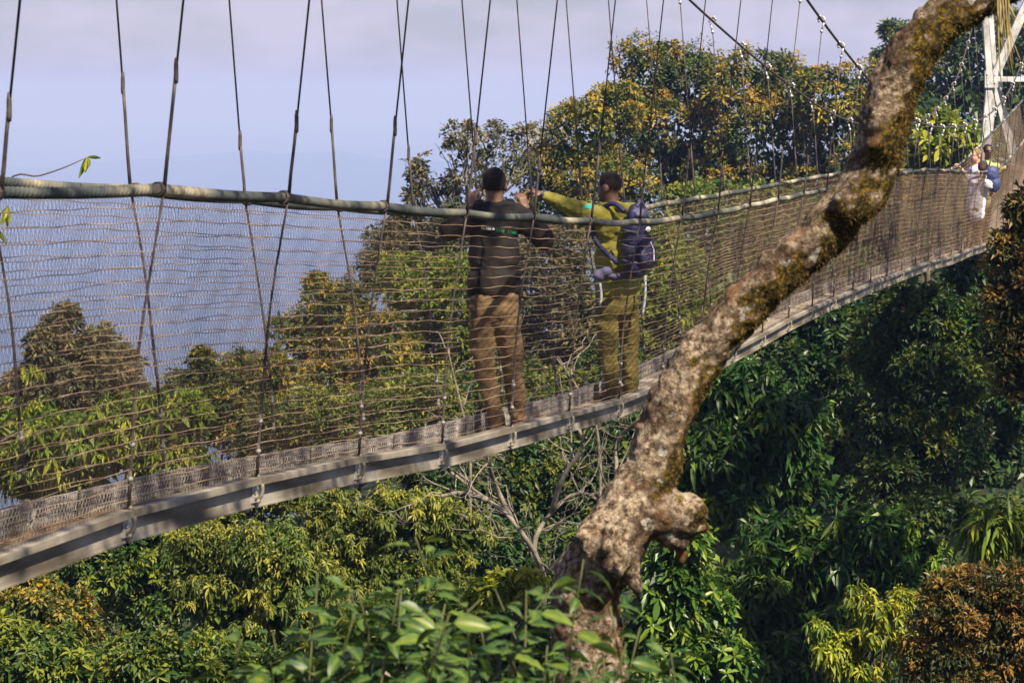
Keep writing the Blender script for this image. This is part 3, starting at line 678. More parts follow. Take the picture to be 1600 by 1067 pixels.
tree('lime_sapling', 'thin lime-green sapling in front of the dark ravine at lower right', [(1277,985,16,14),(1300,1018,24,14),(1345,1045,44,16),(1385,950,28,14),(1370,990,40,18),(1410,935,20,14),(1430,1010,30,20),(1340,935,12,14),(1330,1000,14,10)], 20, 'lime', style='whorl', leaf_px=15, ratio=.34, rc_px=13, per=34, youngness=.5, core=False, dens=.8, droop=.8)
tree('rust_bush', 'rust-tipped rounded bush in the lower right corner', [(1500,950,66,56),(1560,925,60,44),(1565,1010,70,50),(1470,1030,60,50),(1600,960,50,60),(1530,1070,80,40)], 19, 'rust', youngness=.55, leaf_px=9.5, rc_px=17, per=54, ratio=.38, droop=.3, dens=1.7)
tree('rust_tree', 'dark rust-edged tree leaning in at the right edge in front of the walkway, with unseen crown lobes added for shade', [(1600,335,26,36),(1580,395,36,38),(1592,460,50,52),(1578,540,44,46),(1596,600,30,30),(1625,400,50,100),(1640,540,60,80)], 24, 'rust', fork_t=.92, shade_lobes=[((9.5,27,1),(2.0,2.2,2.0)),((10.5,31,3.4),(2.6,2.6,2)),((12.5,29,5.5),(3,3,2.4)),((15,33,7),(3.4,3.4,2.6)),((9.6,25,4.8),(2.3,2.3,1.8)),((17,30,8),(3,3,2.4)),((8.4,28,2.6),(1.7,2.4,1.9)),((9,26,3.5),(1.9,2,1.9)),((7.5,22.5,3.8),(1.5,2,1.6)),((9,20.5,4.2),(2,2,1.8))], youngness=.40, leaf_px=12, rc_px=19, per=46, ratio=.38, droop=.35, dens=1.0, base=(8.6, 26.5, -11.5))
tree('fern_shrub', 'bright fern-like shrub at the right edge above the rust-tipped bush', [(1565,815,36,18),(1590,840,30,20),(1545,840,20,12)], 26, 'lime', style='whorl', leaf_px=34, ratio=.2, rc_px=26, per=40, youngness=.3, core=False, droop=.9)
tree('far_tree', 'feathery dark tree on the skyline left of the trunk\'s top', [(1394,52,16,16),(1388,92,24,16),(1410,75,20,30),(1400,118,30,18)], 120, 'deep', rc_px=11, leaf_px=7, per=34, youngness=.3)
tree('far_tree', 'dark shaded tree on the slope behind the white tower', [(1470,110,60,70),(1540,80,70,80),(1520,190,80,60),(1600,120,60,90),(1440,190,50,60)], 106, 'deep', youngness=.3, leaf_px=8, per=40)
tree('far_tree', 'dark tree behind the far end of the walkway, below the tower', [(1450,290,70,60),(1540,280,80,60),(1620,260,70,70),(1500,360,80,60),(1400,360,80,50)], 98, 'deep', youngness=.15, leaf_px=9, per=36)
tree('broad_leaf_tree', 'bright broad-leaved green tree below the far cables behind the far walkers', [(1465,200,26,18),(1490,225,34,22),(1450,240,30,20),(1520,240,24,16)], 72, 'lime', style='whorl', leaf_px=22, ratio=.3, rc_px=18, per=36, youngness=.2, dens=1.4)

# ------------------------------------------------------------------ undergrowth on the forest floor
ug = MB(); m = 34000
yy = RNG.uniform(13, 62, m); xx = RNG.uniform(-.26, .27, m) * yy
far_ = RNG.random(m) < .45; yy = np.where(far_, RNG.uniform(60, 190, m), yy); xx = np.where(far_, RNG.uniform(.02, .27, m) * yy, xx)
sz = np.where(far_, .55, .30)
gx = np.round(xx / (sz * 6)); gy = np.round(yy / (sz * 6))
hump = .5 + .5 * np.sin(gx * 12.9 + gy * 78.2)
ub = np.stack([xx, yy, tz(xx, yy) + RNG.random(m) * sz * (1.5 + 4 * hump)], -1)
add_leaves(ug, ub, nrm(RNG.normal(size=(m, 3)) + [0, -.2, 0]), nrm(RNG.normal(size=(m, 3)) * .5 + [0, -.3, 1]), sz * (.6 + .7 * RNG.random(m)), sz * .45, RNG.random(m), np.clip(RNG.random(m) * 1.6 - 1, 0, 1), .4)
ug.build('undergrowth', LEAF['deep'], None, False, kind='stuff', label='dark leafy undergrowth on the ravine floor', category='undergrowth')

# ------------------------------------------------------------------ leaning mossy trunk in the foreground
ZT = 9.0; sT = ZT / FPX
tp_px = [(985,2700,95),(960,1500,75),(940,1200,66),(925,1060,58),(914,960,56),(922,900,53),(962,845,50),(1000,780,47),(1025,715,42),(1048,640,39),(1086,570,37),(1140,503,36),(1212,430,35),(1288,362,36),(1342,302,38),(1372,238,39),(1386,172,40),(1415,102,38),(1452,48,37),(1508,6,36),(1585,-36,34),(1700,-92,32)]
path = catmull([list(P(x, y, ZT + (.07 if y > 900 else .03 if y > 840 else 0))) + [r * sT] for x, y, r in tp_px[1:]], 5)
tbase = np.array([path[0][0] + .08, ZT + .2, tz(path[0][0], ZT) - .3])
prims = [('c', tbase, .24, path[0][:3], path[0][3])]
for a, b in zip(path[:-1], path[1:]): prims.append(('c', a[:3], a[3], b[:3], b[3]))
q = lambda x, y, dz=0: P(x, y, ZT + dz)
# broken stub with a raised lip, and the knob on the other side
prims += [('t', [q(1012, 740, 0), q(990, 785, -.02), q(965, 828, -.05), q(948, 858, -.075), q(943, 868, -.08)], np.array([39, 44, 49, 53, 50]) * sT),
          ('c', q(975, 850, -.12), 20 * sT, q(992, 905, -.10), 12 * sT), ('c', q(992, 905, -.10), 12 * sT, q(997, 930, -.07), 6 * sT), ('c', q(910, 838, -.11), 12 * sT, q(925, 866, -.16), 12 * sT), ('c', q(925, 866, -.16), 11 * sT, q(965, 884, -.16), 13 * sT),
          ('c', q(918, 812, -.12), 7 * sT, q(908, 838, -.16), 8 * sT), ('c', q(952, 822, -.19), 6 * sT, q(946, 858, -.20), 7 * sT), ('c', q(918, 812, -.12), 7 * sT, q(940, 806, -.14), 7 * sT),
          ('c', q(1015, 800, -.02), 46 * sT, q(1066, 805, -.05), 34 * sT), ('e', q(1082, 797, -.07), (24 * sT, .06, 22 * sT)), ('e', q(1090, 822, -.05), (18 * sT, .05, 15 * sT)), ('e', q(1055, 838, -.03), (30 * sT, .06, 16 * sT)),
          ('e', q(1375, 215, -.09), (26 * sT, .05, 40 * sT)), ('e', q(1330, 320, -.05), (34 * sT, .09, 30 * sT)),
          ('c', q(1062, 840), .018, q(1068, 885, -.03), .008)]
# limbs carrying the crown above the frame
LIMB = [[(3.0, 9.6, 1.1), (4.0, 11.0, 2.6), (4.8, 12.5, 4.2), (5.6, 13.8, 5.8)], [(2.5, 9.25, .85), (2.6, 9.6, 2.2), (2.2, 11.0, 3.8), (2.6, 14.0, 5.4)], [(2.6, 9.6, 2.2), (1.8, 8.6, 3.0), (.8, 6.8, 3.5)]]
def bark_disp(p, nn):
    a = hnoise(p, 9, 1) * .014 + hnoise(p, 24, 3) * .012 + hnoise(p, 60, 5) * .007
    return a + .006 * max(0, hnoise(p * np.array([1, 1, 1]), 16, 9)) ** .5
tme = blob('trunk', prims, .0125, 2, bark_disp)
def mat_trunk():
    m, nt, b, out = mat_base('mossy_bark'); N, L = nt.nodes, nt.links
    tc = N.new('ShaderNodeTexCoord')
    def nz(scale, detail=6, rough=.6):
        n_ = N.new('ShaderNodeTexNoise'); n_.inputs['Scale'].default_value = scale; n_.inputs['Detail'].default_value = detail; n_.inputs['Roughness'].default_value = rough
        L.new(tc.outputs['Object'], n_.inputs['Vector']); return n_.outputs['Fac']
    def ramp(src, stops):
        r = N.new('ShaderNodeValToRGB'); e = r.color_ramp.elements
        while len(e) < len(stops): e.new(.5)
        for i_, (p_, c_) in enumerate(stops): e[i_].position = p_; e[i_].color = (*c_, 1)
        L.new(src, r.inputs[0]); return r.outputs[0]
    def mix(f, a, c):
        x = N.new('ShaderNodeMix'); x.data_type = 'RGBA'; L.new(f, x.inputs[0]); L.new(a, x.inputs[6])
        if isinstance(c, tuple): x.inputs[7].default_value = (*c, 1)
        else: L.new(c, x.inputs[7])
        return x.outputs[2]
    pale = ramp(nz(36, 10, .8), [(.41, (.034, .022, .014)), (.47, (.17, .12, .078)), (.53, (.35, .27, .185)), (.63, (.60, .515, .395))])
    dusk = ramp(nz(34, 10, .8), [(.38, (.018, .012, .009)), (.50, (.085, .055, .034)), (.66, (.27, .19, .12))])
    zone = ramp(nz(5.5, 5, .65), [(.48, (0, 0, 0)), (.57, (1, 1, 1))])
    bark = mix(zone, pale, dusk)
    lichen = ramp(nz(11, 8, .7), [(.58, (0, 0, 0)), (.65, (.8, .8, .8))])
    c = mix(lichen, bark, (.60, .57, .48))
    rust = ramp(nz(7, 5), [(.58, (0, 0, 0)), (.68, (.7, .7, .7))]); c = mix(rust, c, (.22, .10, .045))
    at = N.new('ShaderNodeAttribute'); at.attribute_name = 'moss'
    md = N.new('ShaderNodeMath'); md.operation = 'MULTIPLY_ADD'; md.inputs[1].default_value = 2.0; L.new(nz(15, 8, .7), md.inputs[0]); 
    sb = N.new('ShaderNodeMath'); sb.operation = 'SUBTRACT'; L.new(at.outputs['Fac'], sb.inputs[0]); sb.inputs[1].default_value = 1.0
    L.new(sb.outputs[0], md.inputs[2])
    mf = ramp(md.outputs[0], [(.45, (0, 0, 0)), (.60, (1, 1, 1))])
    moss = ramp(nz(60, 6, .7), [(.40, (.010, .009, .004)), (.52, (.050, .036, .008)), (.62, (.23, .14, .018))])
    c = mix(mf, c, moss); L.new(c, b.inputs['Base Color']); b.inputs['Roughness'].default_value = .92; b.inputs['Specular IOR Level'].default_value = .15
    bp = N.new('ShaderNodeBump'); bp.inputs['Strength'].default_value = 1.0; bp.inputs['Distance'].default_value = .02
    L.new(nz(75, 8, .7), bp.inputs['Height']); L.new(bp.outputs[0], b.inputs['Normal'])
    return m
M_trunk = mat_trunk()
n_ = len(tme.vertices); co = np.empty(n_ * 3, np.float32); tme.vertices.foreach_get('co', co); co = co.reshape(-1, 3)
no = np.empty(n_ * 3, np.float32); tme.vertices.foreach_get('normal', no); no = no.reshape(-1, 3)
# moss grows on the damp lower right side, thickest on the upper stretch of the trunk
side_ = no @ nrm(np.array([.80, -.15, -.55])); pxx = co[:, 0] / co[:, 1] * FPX + CX
moss = .36 + .42 * side_ + .20 * sst(1180, 1360, pxx) - .20 * (1 - sst(980, 1150, pxx))
moss = moss + np.array([.35 * hnoise(p, 4.5, 2.2) for p in co])
at = tme.attributes.new('moss', 'FLOAT', 'POINT'); at.data.foreach_set('value', moss.astype(np.float32))
leaner = thing('leaning_tree', 'mossy pale-barked trunk leaning diagonally across the foreground, with a broken stub', 'tree', tuple(tbase))
def local(me, base):
    k_ = len(me.vertices); c_ = np.empty(k_ * 3, np.float32); me.vertices.foreach_get('co', c_)
    me.vertices.foreach_set('co', (c_.reshape(-1, 3) - np.asarray(base, np.float32)).ravel()); me.update(); return me
trunk_o = link('trunk', local(tme, tbase), M_trunk, leaner)
lm = MB()
for Lm in LIMB: lm.tube(catmull(Lm, 6) - tbase, np.linspace(.085, .05, 6 * (len(Lm) - 1) + 1), 10)
lm.tube(catmull([path[-1][:3] - [.25, 0, .1], (2.6, 9.3, .85), (3.0, 9.6, 1.1)], 4) - tbase, .088, 10)
lm.build('limb', M_trunk, leaner, True)
cl = [(np.array(c_), np.array(r_)) for c_, r_ in (((3.4, 12.8, 4.6), (1.7, 1.7, 1.0)), ((5.4, 13.6, 6.0), (1.9, 1.9, 1.2)), ((2.5, 14.8, 5.8), (1.5, 1.5, .9)), ((.8, 6.8, 3.7), (1.2, 1.1, .6)), ((1.5, 9.2, 3.7), (1.2, 1.1, .7)), ((4.6, 16.2, 6.8), (1.8, 1.8, 1.1)))]  # unseen crown lobes, placed to dapple shade over the walkway and the men
cm = make_crown(cl, .28, .10, per=30, dens=.75, ratio=.4, back=1.0, youngness=.3, core=False)
for a in cm.v: a -= tbase
cm.build('crown', LEAF['green'], leaner)
# moss tufts standing off the bark
sel = np.where((moss > .72) & (pxx > 850) & (pxx < 1620))[0]; sel = RNG.choice(sel, min(9000, len(sel)), replace=False)
mt = MB(); k_ = len(sel)
Dm = nrm(no[sel] * .7 + RNG.normal(size=(k_, 3)) * .5 + [0, 0, -.35])
add_leaves(mt, co[sel] - no[sel] * .004 - tbase, Dm, nrm(RNG.normal(size=(k_, 3))), .006 + .014 * RNG.random(k_), .005, RNG.random(k_), np.clip(RNG.random(k_) * 1.5 - .6, 0, 1), .5)
M_moss = mat_leaf('moss_tuft', (.014, .012, .004), (.07, .050, .008), (.20, .13, .02), rough=.9, trans=.2)
mt.build('moss', M_moss, leaner, kind='stuff')
# dry grass-like fronds hanging from the limb
fr = thing('dry_fronds', 'straw-coloured dry fronds hanging in front of the white tower', 'fronds', tuple(P(1572, -12, 8.9)))
M_straw = mat_noise('straw', [(.16, .12, .04), (.34, .26, .10), (.46, .38, .20)], scale=9, rough=.8)
for q_ in range(15):
    x0 = 1566 + RNG.normal() * 7; ln = RNG.uniform(60, 150); sx = RNG.normal() * 9 + 4
    a = P(x0, -14, 8.9 + RNG.normal() * .03); pp = [a, a + P(x0 + sx * .3, -14 + ln * .35, 8.9) - P(x0, -14, 8.9), a + P(x0 + sx * .8, -14 + ln * .7, 8.9) - P(x0, -14, 8.9), a + P(x0 + sx * 1.6, -14 + ln, 8.9) - P(x0, -14, 8.9)]
    mb = MB(); pp = catmull(pp, 4) - np.array(fr.location); w_ = np.linspace(.0045, .0008, len(pp)); s_ = nrm(np.array([1, RNG.normal() * .6, 0]))
    th = np.array([0, .0012, 0]); v_ = np.concatenate([pp - s_ * w_[:, None], pp + s_ * w_[:, None], pp + th]); k0 = len(pp); i_ = np.arange(k0 - 1)
    mb.add(v_, [np.stack([i_, i_ + 1, i_ + 1 + k0, i_ + k0], -1), np.stack([i_, i_ + 2 * k0, i_ + 2 * k0 + 1, i_ + 1], -1), np.stack([i_ + k0, i_ + k0 + 1, i_ + 2 * k0 + 1, i_ + 2 * k0], -1)])
    mb.build('frond', M_straw, fr, True)

# ------------------------------------------------------------------ bare branches below the walkway
M_bark_grey = mat_noise('grey_bark', [(0.10, 0.085, 0.065), (0.20, 0.175, 0.14), (0.30, 0.27, 0.22)], scale=9, rough=0.9, bump=0.4)
dead = thing('bare_tree', 'tangled bare grey branches below the walkway, left of the trunk', 'tree', (1.2, 27.5, float(tz(1.2, 27.5))))
dl = np.array(dead.location); dm = MB(); ZD = 27.0
def branch(p, d, ln, r, lvl):
    k_ = 7; pts = [np.array(p)]; d = nrm(d)
    for _ in range(k_ - 1):
        d = nrm(d + RNG.normal(size=3) * .22 + np.array([0, 0, .03])); pts.append(pts[-1] + d * ln / (k_ - 1))
    dm.tube(np.array(pts) - dl, np.linspace(r, r * .45, k_), 6 if lvl < 2 else 4)
    if lvl < 4:
        for _ in range(3 if lvl < 3 else 2):
            i_ = RNG.integers(2, k_); branch(pts[i_], d * .75 + RNG.normal(size=3) * .75, ln * RNG.uniform(.45, .75), r * .5, lvl + 1)
main = [[(840,1010),(850,900),(800,812),(760,780),(705,738)], [(850,900),(835,850),(862,800),(905,770),(950,790)], [(800,812),(775,760),(762,715),(770,690)], [(850,900),(915,830),(960,760),(965,690),(1000,655)], [(862,800),(880,745),(910,700),(905,670)], [(760,780),(720,770),(690,775)]]
for mpx in main:
    pts = catmull([P(x, y, ZD + RNG.normal() * .3) for x, y in mpx], 5)
    dm.tube(pts - dl, np.linspace(.034, .018, len(pts)), 7)
    for _ in range(7):
        i_ = RNG.integers(2, len(pts)); branch(pts[i_], pts[i_] - pts[i_ - 1] + RNG.normal(size=3) * .8 * np.linalg.norm(pts[i_] - pts[i_ - 1]), RNG.uniform(.35, .9), .012, 2)
p0 = P(840, 1010, ZD); dm.tube(np.array([p0, [p0[0] + .2, ZD + .3, dl[2] - .2]]) - dl, [.06, .10], 8)
dm.build('branches', M_bark_grey, dead, True)
for stem_px, lab in (([(700,548),(712,600),(722,640),(735,690)], 'thin pale forked stem behind the net left of the man\'s legs'), ([(870,560),(905,610),(930,660),(938,720)], 'thin pale bent stem behind the net between the two men')):
    a = P(*stem_px[-1], 33); st = thing('bare_sapling', lab, 'sapling', (a[0], 33, float(tz(a[0], 33)))); sl = np.array(st.location)
    pts = catmull([P(x, y, 33) for x, y in stem_px], 5); mb = MB(); mb.tube(np.vstack([pts, [sl]]) - sl, np.linspace(.010, .022, len(pts) + 1), 6); mb.build('stem', M_bark_grey, st, True)
    for _ in range(5):
        i_ = RNG.integers(1, len(pts) - 4); lp = limb_path(pts[i_], pts[i_] + np.array([RNG.normal() * .35, .05, RNG.uniform(.1, .5)]), .05, .07, 6)
        mb = MB(); mb.tube(lp - sl, np.linspace(.010, .004, 6), 5); mb.build('twig', M_bark_pale, st, True)

# ------------------------------------------------------------------ foreground shrubs, leaf by leaf
def leaf_mesh(name, L=.085, W=.042, bend=.25, mat='near', seed=0, t0=.3, y0=.0):
    ts = np.linspace(0, 1, 8); prof = np.sin(np.pi * ts ** .85) ** .8; v, f = [], []
    for i_, t in enumerate(ts):
        w_ = max(W * .5 * prof[i_], .0006); z = -bend * L * t * t
        for s_ in (-1, -.5, 0, .5, 1): v.append((s_ * w_, t * L, z + abs(s_) * w_ * .35 + .0018 * math.sin(t * 24 + seed) * abs(s_)))
    for i_ in range(7):
        for j_ in range(4): f.append((i_ * 5 + j_, i_ * 5 + j_ + 1, i_ * 5 + j_ + 6, i_ * 5 + j_ + 5))
    rw = np.repeat(np.arange(8), 5); cl_ = np.tile([1., .5, 0., .5, 1.], 8)
    mb = MB(); mb.add(v, np.array(f), tint=np.clip(t0 + .28 * (rw % 2) - .14 + .1 * np.sin(rw * 3.1 + seed), 0, 1), young=np.clip(y0 + .55 * (cl_ == 0) + .12 * np.sin(rw * 1.7 + cl_ * 3 + seed), 0, 1)); me = mb.mesh(name, True); me.materials.append(LEAF[mat]); return me
near_leaves = [leaf_mesh('leaf', bend=b, seed=q_, t0=t_, y0=y_) for q_, (b, t_, y_) in enumerate([(.15, .2, 0), (.35, .6, .0), (.25, .9, .15), (.5, .4, .0), (.2, .8, .35), (.3, .0, .0)])]
M_stem = mat_noise('green_stem', [(.05, .06, .02), (.10, .11, .035)], scale=20, rough=.7)
def shrub(label, stems, Z, per_stem=26, size=1.0):
    cx = np.mean([s_[0] for s_ in stems]); b0 = P(cx, 1300, Z); b0[2] = tz(b0[0], Z) - .05
    root = thing('leafy_shrub', label, 'shrub', tuple(b0)); tot = 0
    for (x, ytop, zz) in stems:
        top = P(x, ytop, Z + zz); foot = np.array([b0[0] + (top[0] - b0[0]) * .45, b0[1] + RNG.normal() * .1, b0[2]])
        lp = limb_path(foot, top, 0, .025, 10); lp = catmull(lp, 3); mb = MB(); mb.tube(lp - b0, np.linspace(.008, .0022, len(lp)), 6); mb.build('stem', M_stem, root, True)
        ss = np.linspace(0, 1, per_stem) ** 1.0
        for q_, t in enumerate(ss):
            hgt = .06 + .62 * t; i_ = min(len(lp) - 2, int((1 - hgt * .42) * (len(lp) - 1))); p = lp[i_] + (lp[i_ + 1] - lp[i_]) * RNG.random()
            if p[2] < P(0, 1130, Z)[2]: continue
            a = q_ * 2.4 + RNG.normal() * .3; el = RNG.uniform(-.35, .45)
            d = Vector((math.cos(a), math.sin(a), el)).normalized()
            side = d.cross(Vector((0, 0, 1))).normalized(); upv = side.cross(d)
            pet = .02 + .05 * RNG.random()
            M = Matrix((side, d, upv)).transposed().to_4x4() @ Matrix.Rotation(RNG.normal() * .45, 4, 'Y')
            o = link('leaf', near_leaves[RNG.integers(len(near_leaves))], None, root)
            o.matrix_local = Matrix.Translation(Vector(p - b0) + d * pet * .4) @ M @ Matrix.Scale(size * RNG.uniform(.5, 1.05), 4); tot += 1
    return root
SH = lambda xs, lo_, hi_: [(x + RNG.normal() * 10, RNG.uniform(lo_, hi_), RNG.normal() * .25) for x in xs]
shrub('blurred green leafy shrub in the foreground at bottom centre, left of the trunk', [(640,845,0),(655,900,.1)] + SH(range(500, 700, 18), 900, 1010), 6.2, 36)
shrub('blurred green leafy shrub in the foreground just in front of the trunk\'s base', SH(range(690, 850, 18), 905, 1010) + SH(range(850, 900, 22), 1010, 1040) + [(868,915,-.1)], 6.0, 36)
shrub('blurred green leafy shrub in the foreground right of the trunk\'s base', [(912,872,0),(962,945,.1)] + SH(range(905, 970, 24), 1015, 1050) + SH(range(975, 1060, 20), 970, 1045), 6.3, 34)
shrub('low blurred leafy shrub in the foreground at the bottom, left of the tallest sprig', SH(range(390, 520, 26), 965, 1030), 6.4, 32)

# ------------------------------------------------------------------ sprigs poking in at the left edge, behind the walkway
sap = thing('leafy_sapling', 'slender sapling at the left edge with leaves hanging above the handrail', 'sapling', (-3.35, 14.5, float(tz(-3.35, 14.5)) - .1))
sl = np.array(sap.location); ZS = 14.5
spx = [(-60, 420), (10, 285), (60, 275), (100, 262), (136, 246)]
mb = MB(); tr_ = catmull([sl, [sl[0] + .1, ZS, -4], P(-66, 700, ZS), P(-62, 500, ZS), P(-60, 420, ZS), P(-70, 250, ZS)], 6); mb.tube(tr_ - sl, np.linspace(.05, .01, len(tr_)), 7); mb.build('stem', M_bark, sap, True)
twigs = [catmull([P(x, y, ZS) for x, y in spx], 5), catmull([P(x, y, ZS) for x, y in [(-62, 500), (-30, 420), (-4, 345), (12, 322)]], 5), catmull([P(x, y, ZS) for x, y in [(-64, 620), (0, 590), (40, 570), (60, 575)]], 5), catmull([P(x, y, ZS) for x, y in [(-64, 720), (0, 690), (40, 670), (52, 668)]], 5)]
sap_leaf = [leaf_mesh('leaf', .15, .036, .5, 'lime', 3, .3, .1), leaf_mesh('leaf', .12, .030, .3, 'lime', 5, .6, .5)]
for w_, nl in zip(twigs, (6, 9, 8, 8)):
    mb = MB(); mb.tube(w_ - sl, np.linspace(.008, .003, len(w_)), 5); mb.build('twig', M_bark, sap, True)
    for q_ in range(nl):
        i_ = len(w_) - 1 - (q_ // 2) * (0 if nl == 6 else 2); d = Vector((RNG.normal() * .45, RNG.normal() * .4, -1 if (q_ or nl != 6) else .1))
        if nl == 6 and q_ == 0: d = Vector((1, 0, .05))
        d.normalize(); side = d.cross(Vector((0, 1, .2))).normalized(); upv = side.cross(d); M = Matrix((side, d, upv)).transposed().to_4x4()
        o = link('leaf', sap_leaf[q_ % 2], None, sap); o.matrix_local = Matrix.Translation(Vector(w_[max(0, i_)] - sl)) @ M @ Matrix.Scale(RNG.uniform(.6, .95), 4)
# ------------------------------------------------------------------ people
M_skin = mat_noise('brown_skin', [(.11, .055, .036), (.15, .078, .050), (.19, .10, .066)], scale=14, rough=.5, spec=.4)
M_skin_l = mat_noise('light_skin', [(.48, .27, .19), (.56, .33, .24)], scale=14, rough=.5, spec=.4)
M_hair_b = mat_noise('short_black_hair', [(.012, .008, .008), (.03, .02, .018)], scale=120, rough=.85, bump=.6, bscale=260)
M_hair_l = mat_noise('brown_hair', [(.13, .075, .04), (.28, .18, .10)], scale=40, rough=.6, bump=.4, stretch=(1, 1, .2))
M_hair_d = mat_noise('dark_brown_hair', [(.03, .018, .012), (.07, .04, .026)], scale=40, rough=.6, bump=.5)
M_jack_a = mat_noise('dark_jacket', [(.005, .004, .006), (.010, .008, .009), (.020, .015, .015)], scale=5, rough=.85, bump=.35, bscale=24)
M_trou_a = mat_noise('brown_trousers', [(.085, .052, .022), (.13, .082, .038), (.17, .11, .055)], scale=6, rough=.85, bump=.4, bscale=30)
M_jack_b = mat_noise('olive_jacket', [(.16, .145, .02), (.23, .21, .032), (.30, .27, .048)], scale=6, rough=.75, bump=.35, bscale=28)
M_trou_b = mat_noise('olive_trousers', [(.075, .058, .012), (.12, .094, .022), (.165, .13, .032)], scale=6, rough=.8, bump=.4, bscale=28)
M_shoe = mat_noise('maroon_shoe', [(.05, .012, .015), (.10, .025, .03)], scale=20, rough=.6)
M_boot = mat_noise('dark_boot', [(.02, .016, .014), (.05, .04, .03)], scale=20, rough=.6)
M_lav = mat_noise('lavender_shirt', [(.42, .36, .62), (.58, .52, .74)], scale=12, rough=.85, bump=.2)
M_tan = mat_noise('tan_shirt', [(.40, .30, .11), (.52, .41, .18)], scale=10, rough=.85, bump=.2)
M_white = mat_noise('white_cloth', [(.52, .50, .60), (.78, .76, .80)], scale=30, rough=.85, bump=.2)
M_navy = mat_noise('navy_nylon', [(.012, .013, .05), (.026, .027, .085), (.05, .05, .13)], scale=8, rough=.55, bump=.3, bscale=26)
M_nav2 = mat_noise('lilac_panel', [(.07, .07, .15), (.16, .155, .26)], scale=14, rough=.6, bump=.2)
M_blue = mat_noise('blue_nylon', [(.03, .04, .13), (.07, .09, .22)], scale=12, rough=.6, bump=.2)
M_teal = mat_noise('teal_badge', [(.02, .42, .34), (.05, .55, .45)], scale=30, rough=.7)
M_green = mat_noise('green_print', [(.01, .20, .09), (.02, .30, .14)], scale=60, rough=.8)
M_pale = mat_noise('pale_print', [(.28, .34, .38), (.5, .52, .54)], scale=60, rough=.8)
M_eye = mat_noise('eye', [(.6, .58, .55), (.7, .68, .65)], scale=5, rough=.3)
M_black = mat_noise('black_plastic', [(.012, .012, .014), (.03, .03, .032)], scale=20, rough=.4)

def hand(w, d, curl, side, pal, k=1.0, point=False):
    """wrist point, pointing direction, finger curl direction, thumb side: a palm, four fingers and a thumb"""
    w, d, curl, side = [np.asarray(a, float) for a in (w, d, curl, side)]; d = nrm(d); curl = nrm(curl - d * np.dot(curl, d)); side = nrm(np.cross(d, curl)) * (1 if np.dot(np.cross(d, curl), side) > 0 else -1)
    pr = []
    for q in (-.024, -.008, .008, .024): pr.append(('c', w + side * q * .6 * k + d * .01, .017 * k, w + d * .085 * k + side * q * k, .0145 * k))
    for i_, (q, ln) in enumerate(((.030, .074), (.010, .082), (-.010, .076), (-.029, .058))):
        b = w + d * .088 * k + side * q * k; c = pal * (0 if (point and i_ == 0) else 1); r_ = .0092 * k
        m1 = b + nrm(d * math.cos(c) + curl * math.sin(c)) * ln * .45 * k; m2 = m1 + nrm(d * math.cos(2 * c) + curl * math.sin(2 * c)) * ln * .33 * k; m3 = m2 + nrm(d * math.cos(2.7 * c) + curl * math.sin(2.7 * c)) * ln * .25 * k
        pr += [('c', b, r_ * 1.05, m1, r_), ('c', m1, r_, m2, r_ * .92), ('c', m2, r_ * .92, m3, r_ * .8)]
    t0 = w + d * .025 * k + side * .028 * k; t1 = t0 + nrm(d * .7 + side * .6 + curl * .3) * .045 * k; t2 = t1 + nrm(d * .9 + side * .1 + curl * .4) * .035 * k
    return pr + [('c', t0, .014 * k, t1, .0115 * k), ('c', t1, .0115 * k, t2, .009 * k)]

def head(c, f, h=.235, tilt=0.0):
    """skull, jaw, nose, brow, lips and ears; f is the facing direction in plan"""
    c = np.asarray(c, float); f = nrm(np.array([f[0], f[1], tilt])); r = nrm(np.cross(f, [0, 0, 1.0])); u = np.cross(r, f); k = h / .235
    R = np.stack([r, f, u], 1); g = lambda a, b, d: c + (r * a + f * b + u * d) * k
    pr = [('e', g(0, -.012, .022), np.array([.076, .094, .092]) * k, R), ('e', g(0, .022, -.045), np.array([.058, .066, .072]) * k, R), ('e', g(0, .055, -.088), np.array([.030, .028, .026]) * k, R),
          ('c', g(0, .088, .012), .010 * k, g(0, .104, -.028), .0145 * k), ('e', g(.015, .092, -.030), np.array([.010, .012, .009]) * k, R), ('e', g(-.015, .092, -.030), np.array([.010, .012, .009]) * k, R),
          ('e', g(0, .078, .022), np.array([.052, .016, .012]) * k, R), ('e', g(0, .086, -.058), np.array([.024, .012, .007]) * k, R), ('e', g(0, .083, -.072), np.array([.021, .012, .008]) * k, R)]
    for s_ in (-1, 1): pr += [('e', g(s_ * .079, -.012, -.012), np.array([.010, .022, .034]) * k, R)]
    pr.append(('c', g(0, -.02, -.05), .055 * k, g(0, -.035, -.16), .058 * k))
    return pr, g, R

def cloth(a, b):
    """soft creases, running round the limbs"""
    return lambda p, n: a * hnoise(np.array([p[0] + .35 * p[2], p[1], 1.5 * p[2] + .5 * p[0]]), 8, b) + a * .8 * abs(hnoise(np.array([p[0] - .4 * p[2], p[1], 1.9 * p[2]]), 17, b + 3)) - a * .4

def person(label, body, parts, origin, hairs=(), eyes=None, vox=.0085):
    origin = np.asarray(origin, float)
    me = local(blob('person', body, vox, 3), origin); o = link('person', me, None, None, label=label, category='person'); o.location = tuple(origin)
    for nm, pr, mat, v_, dsp, sm in parts:
        m_ = local(blob(nm, pr, v_, sm, dsp), origin); link(nm, m_, mat, o)
    return o

def rail_point(n, s): return BP(n, o_rail(s, n), zr(s, n))
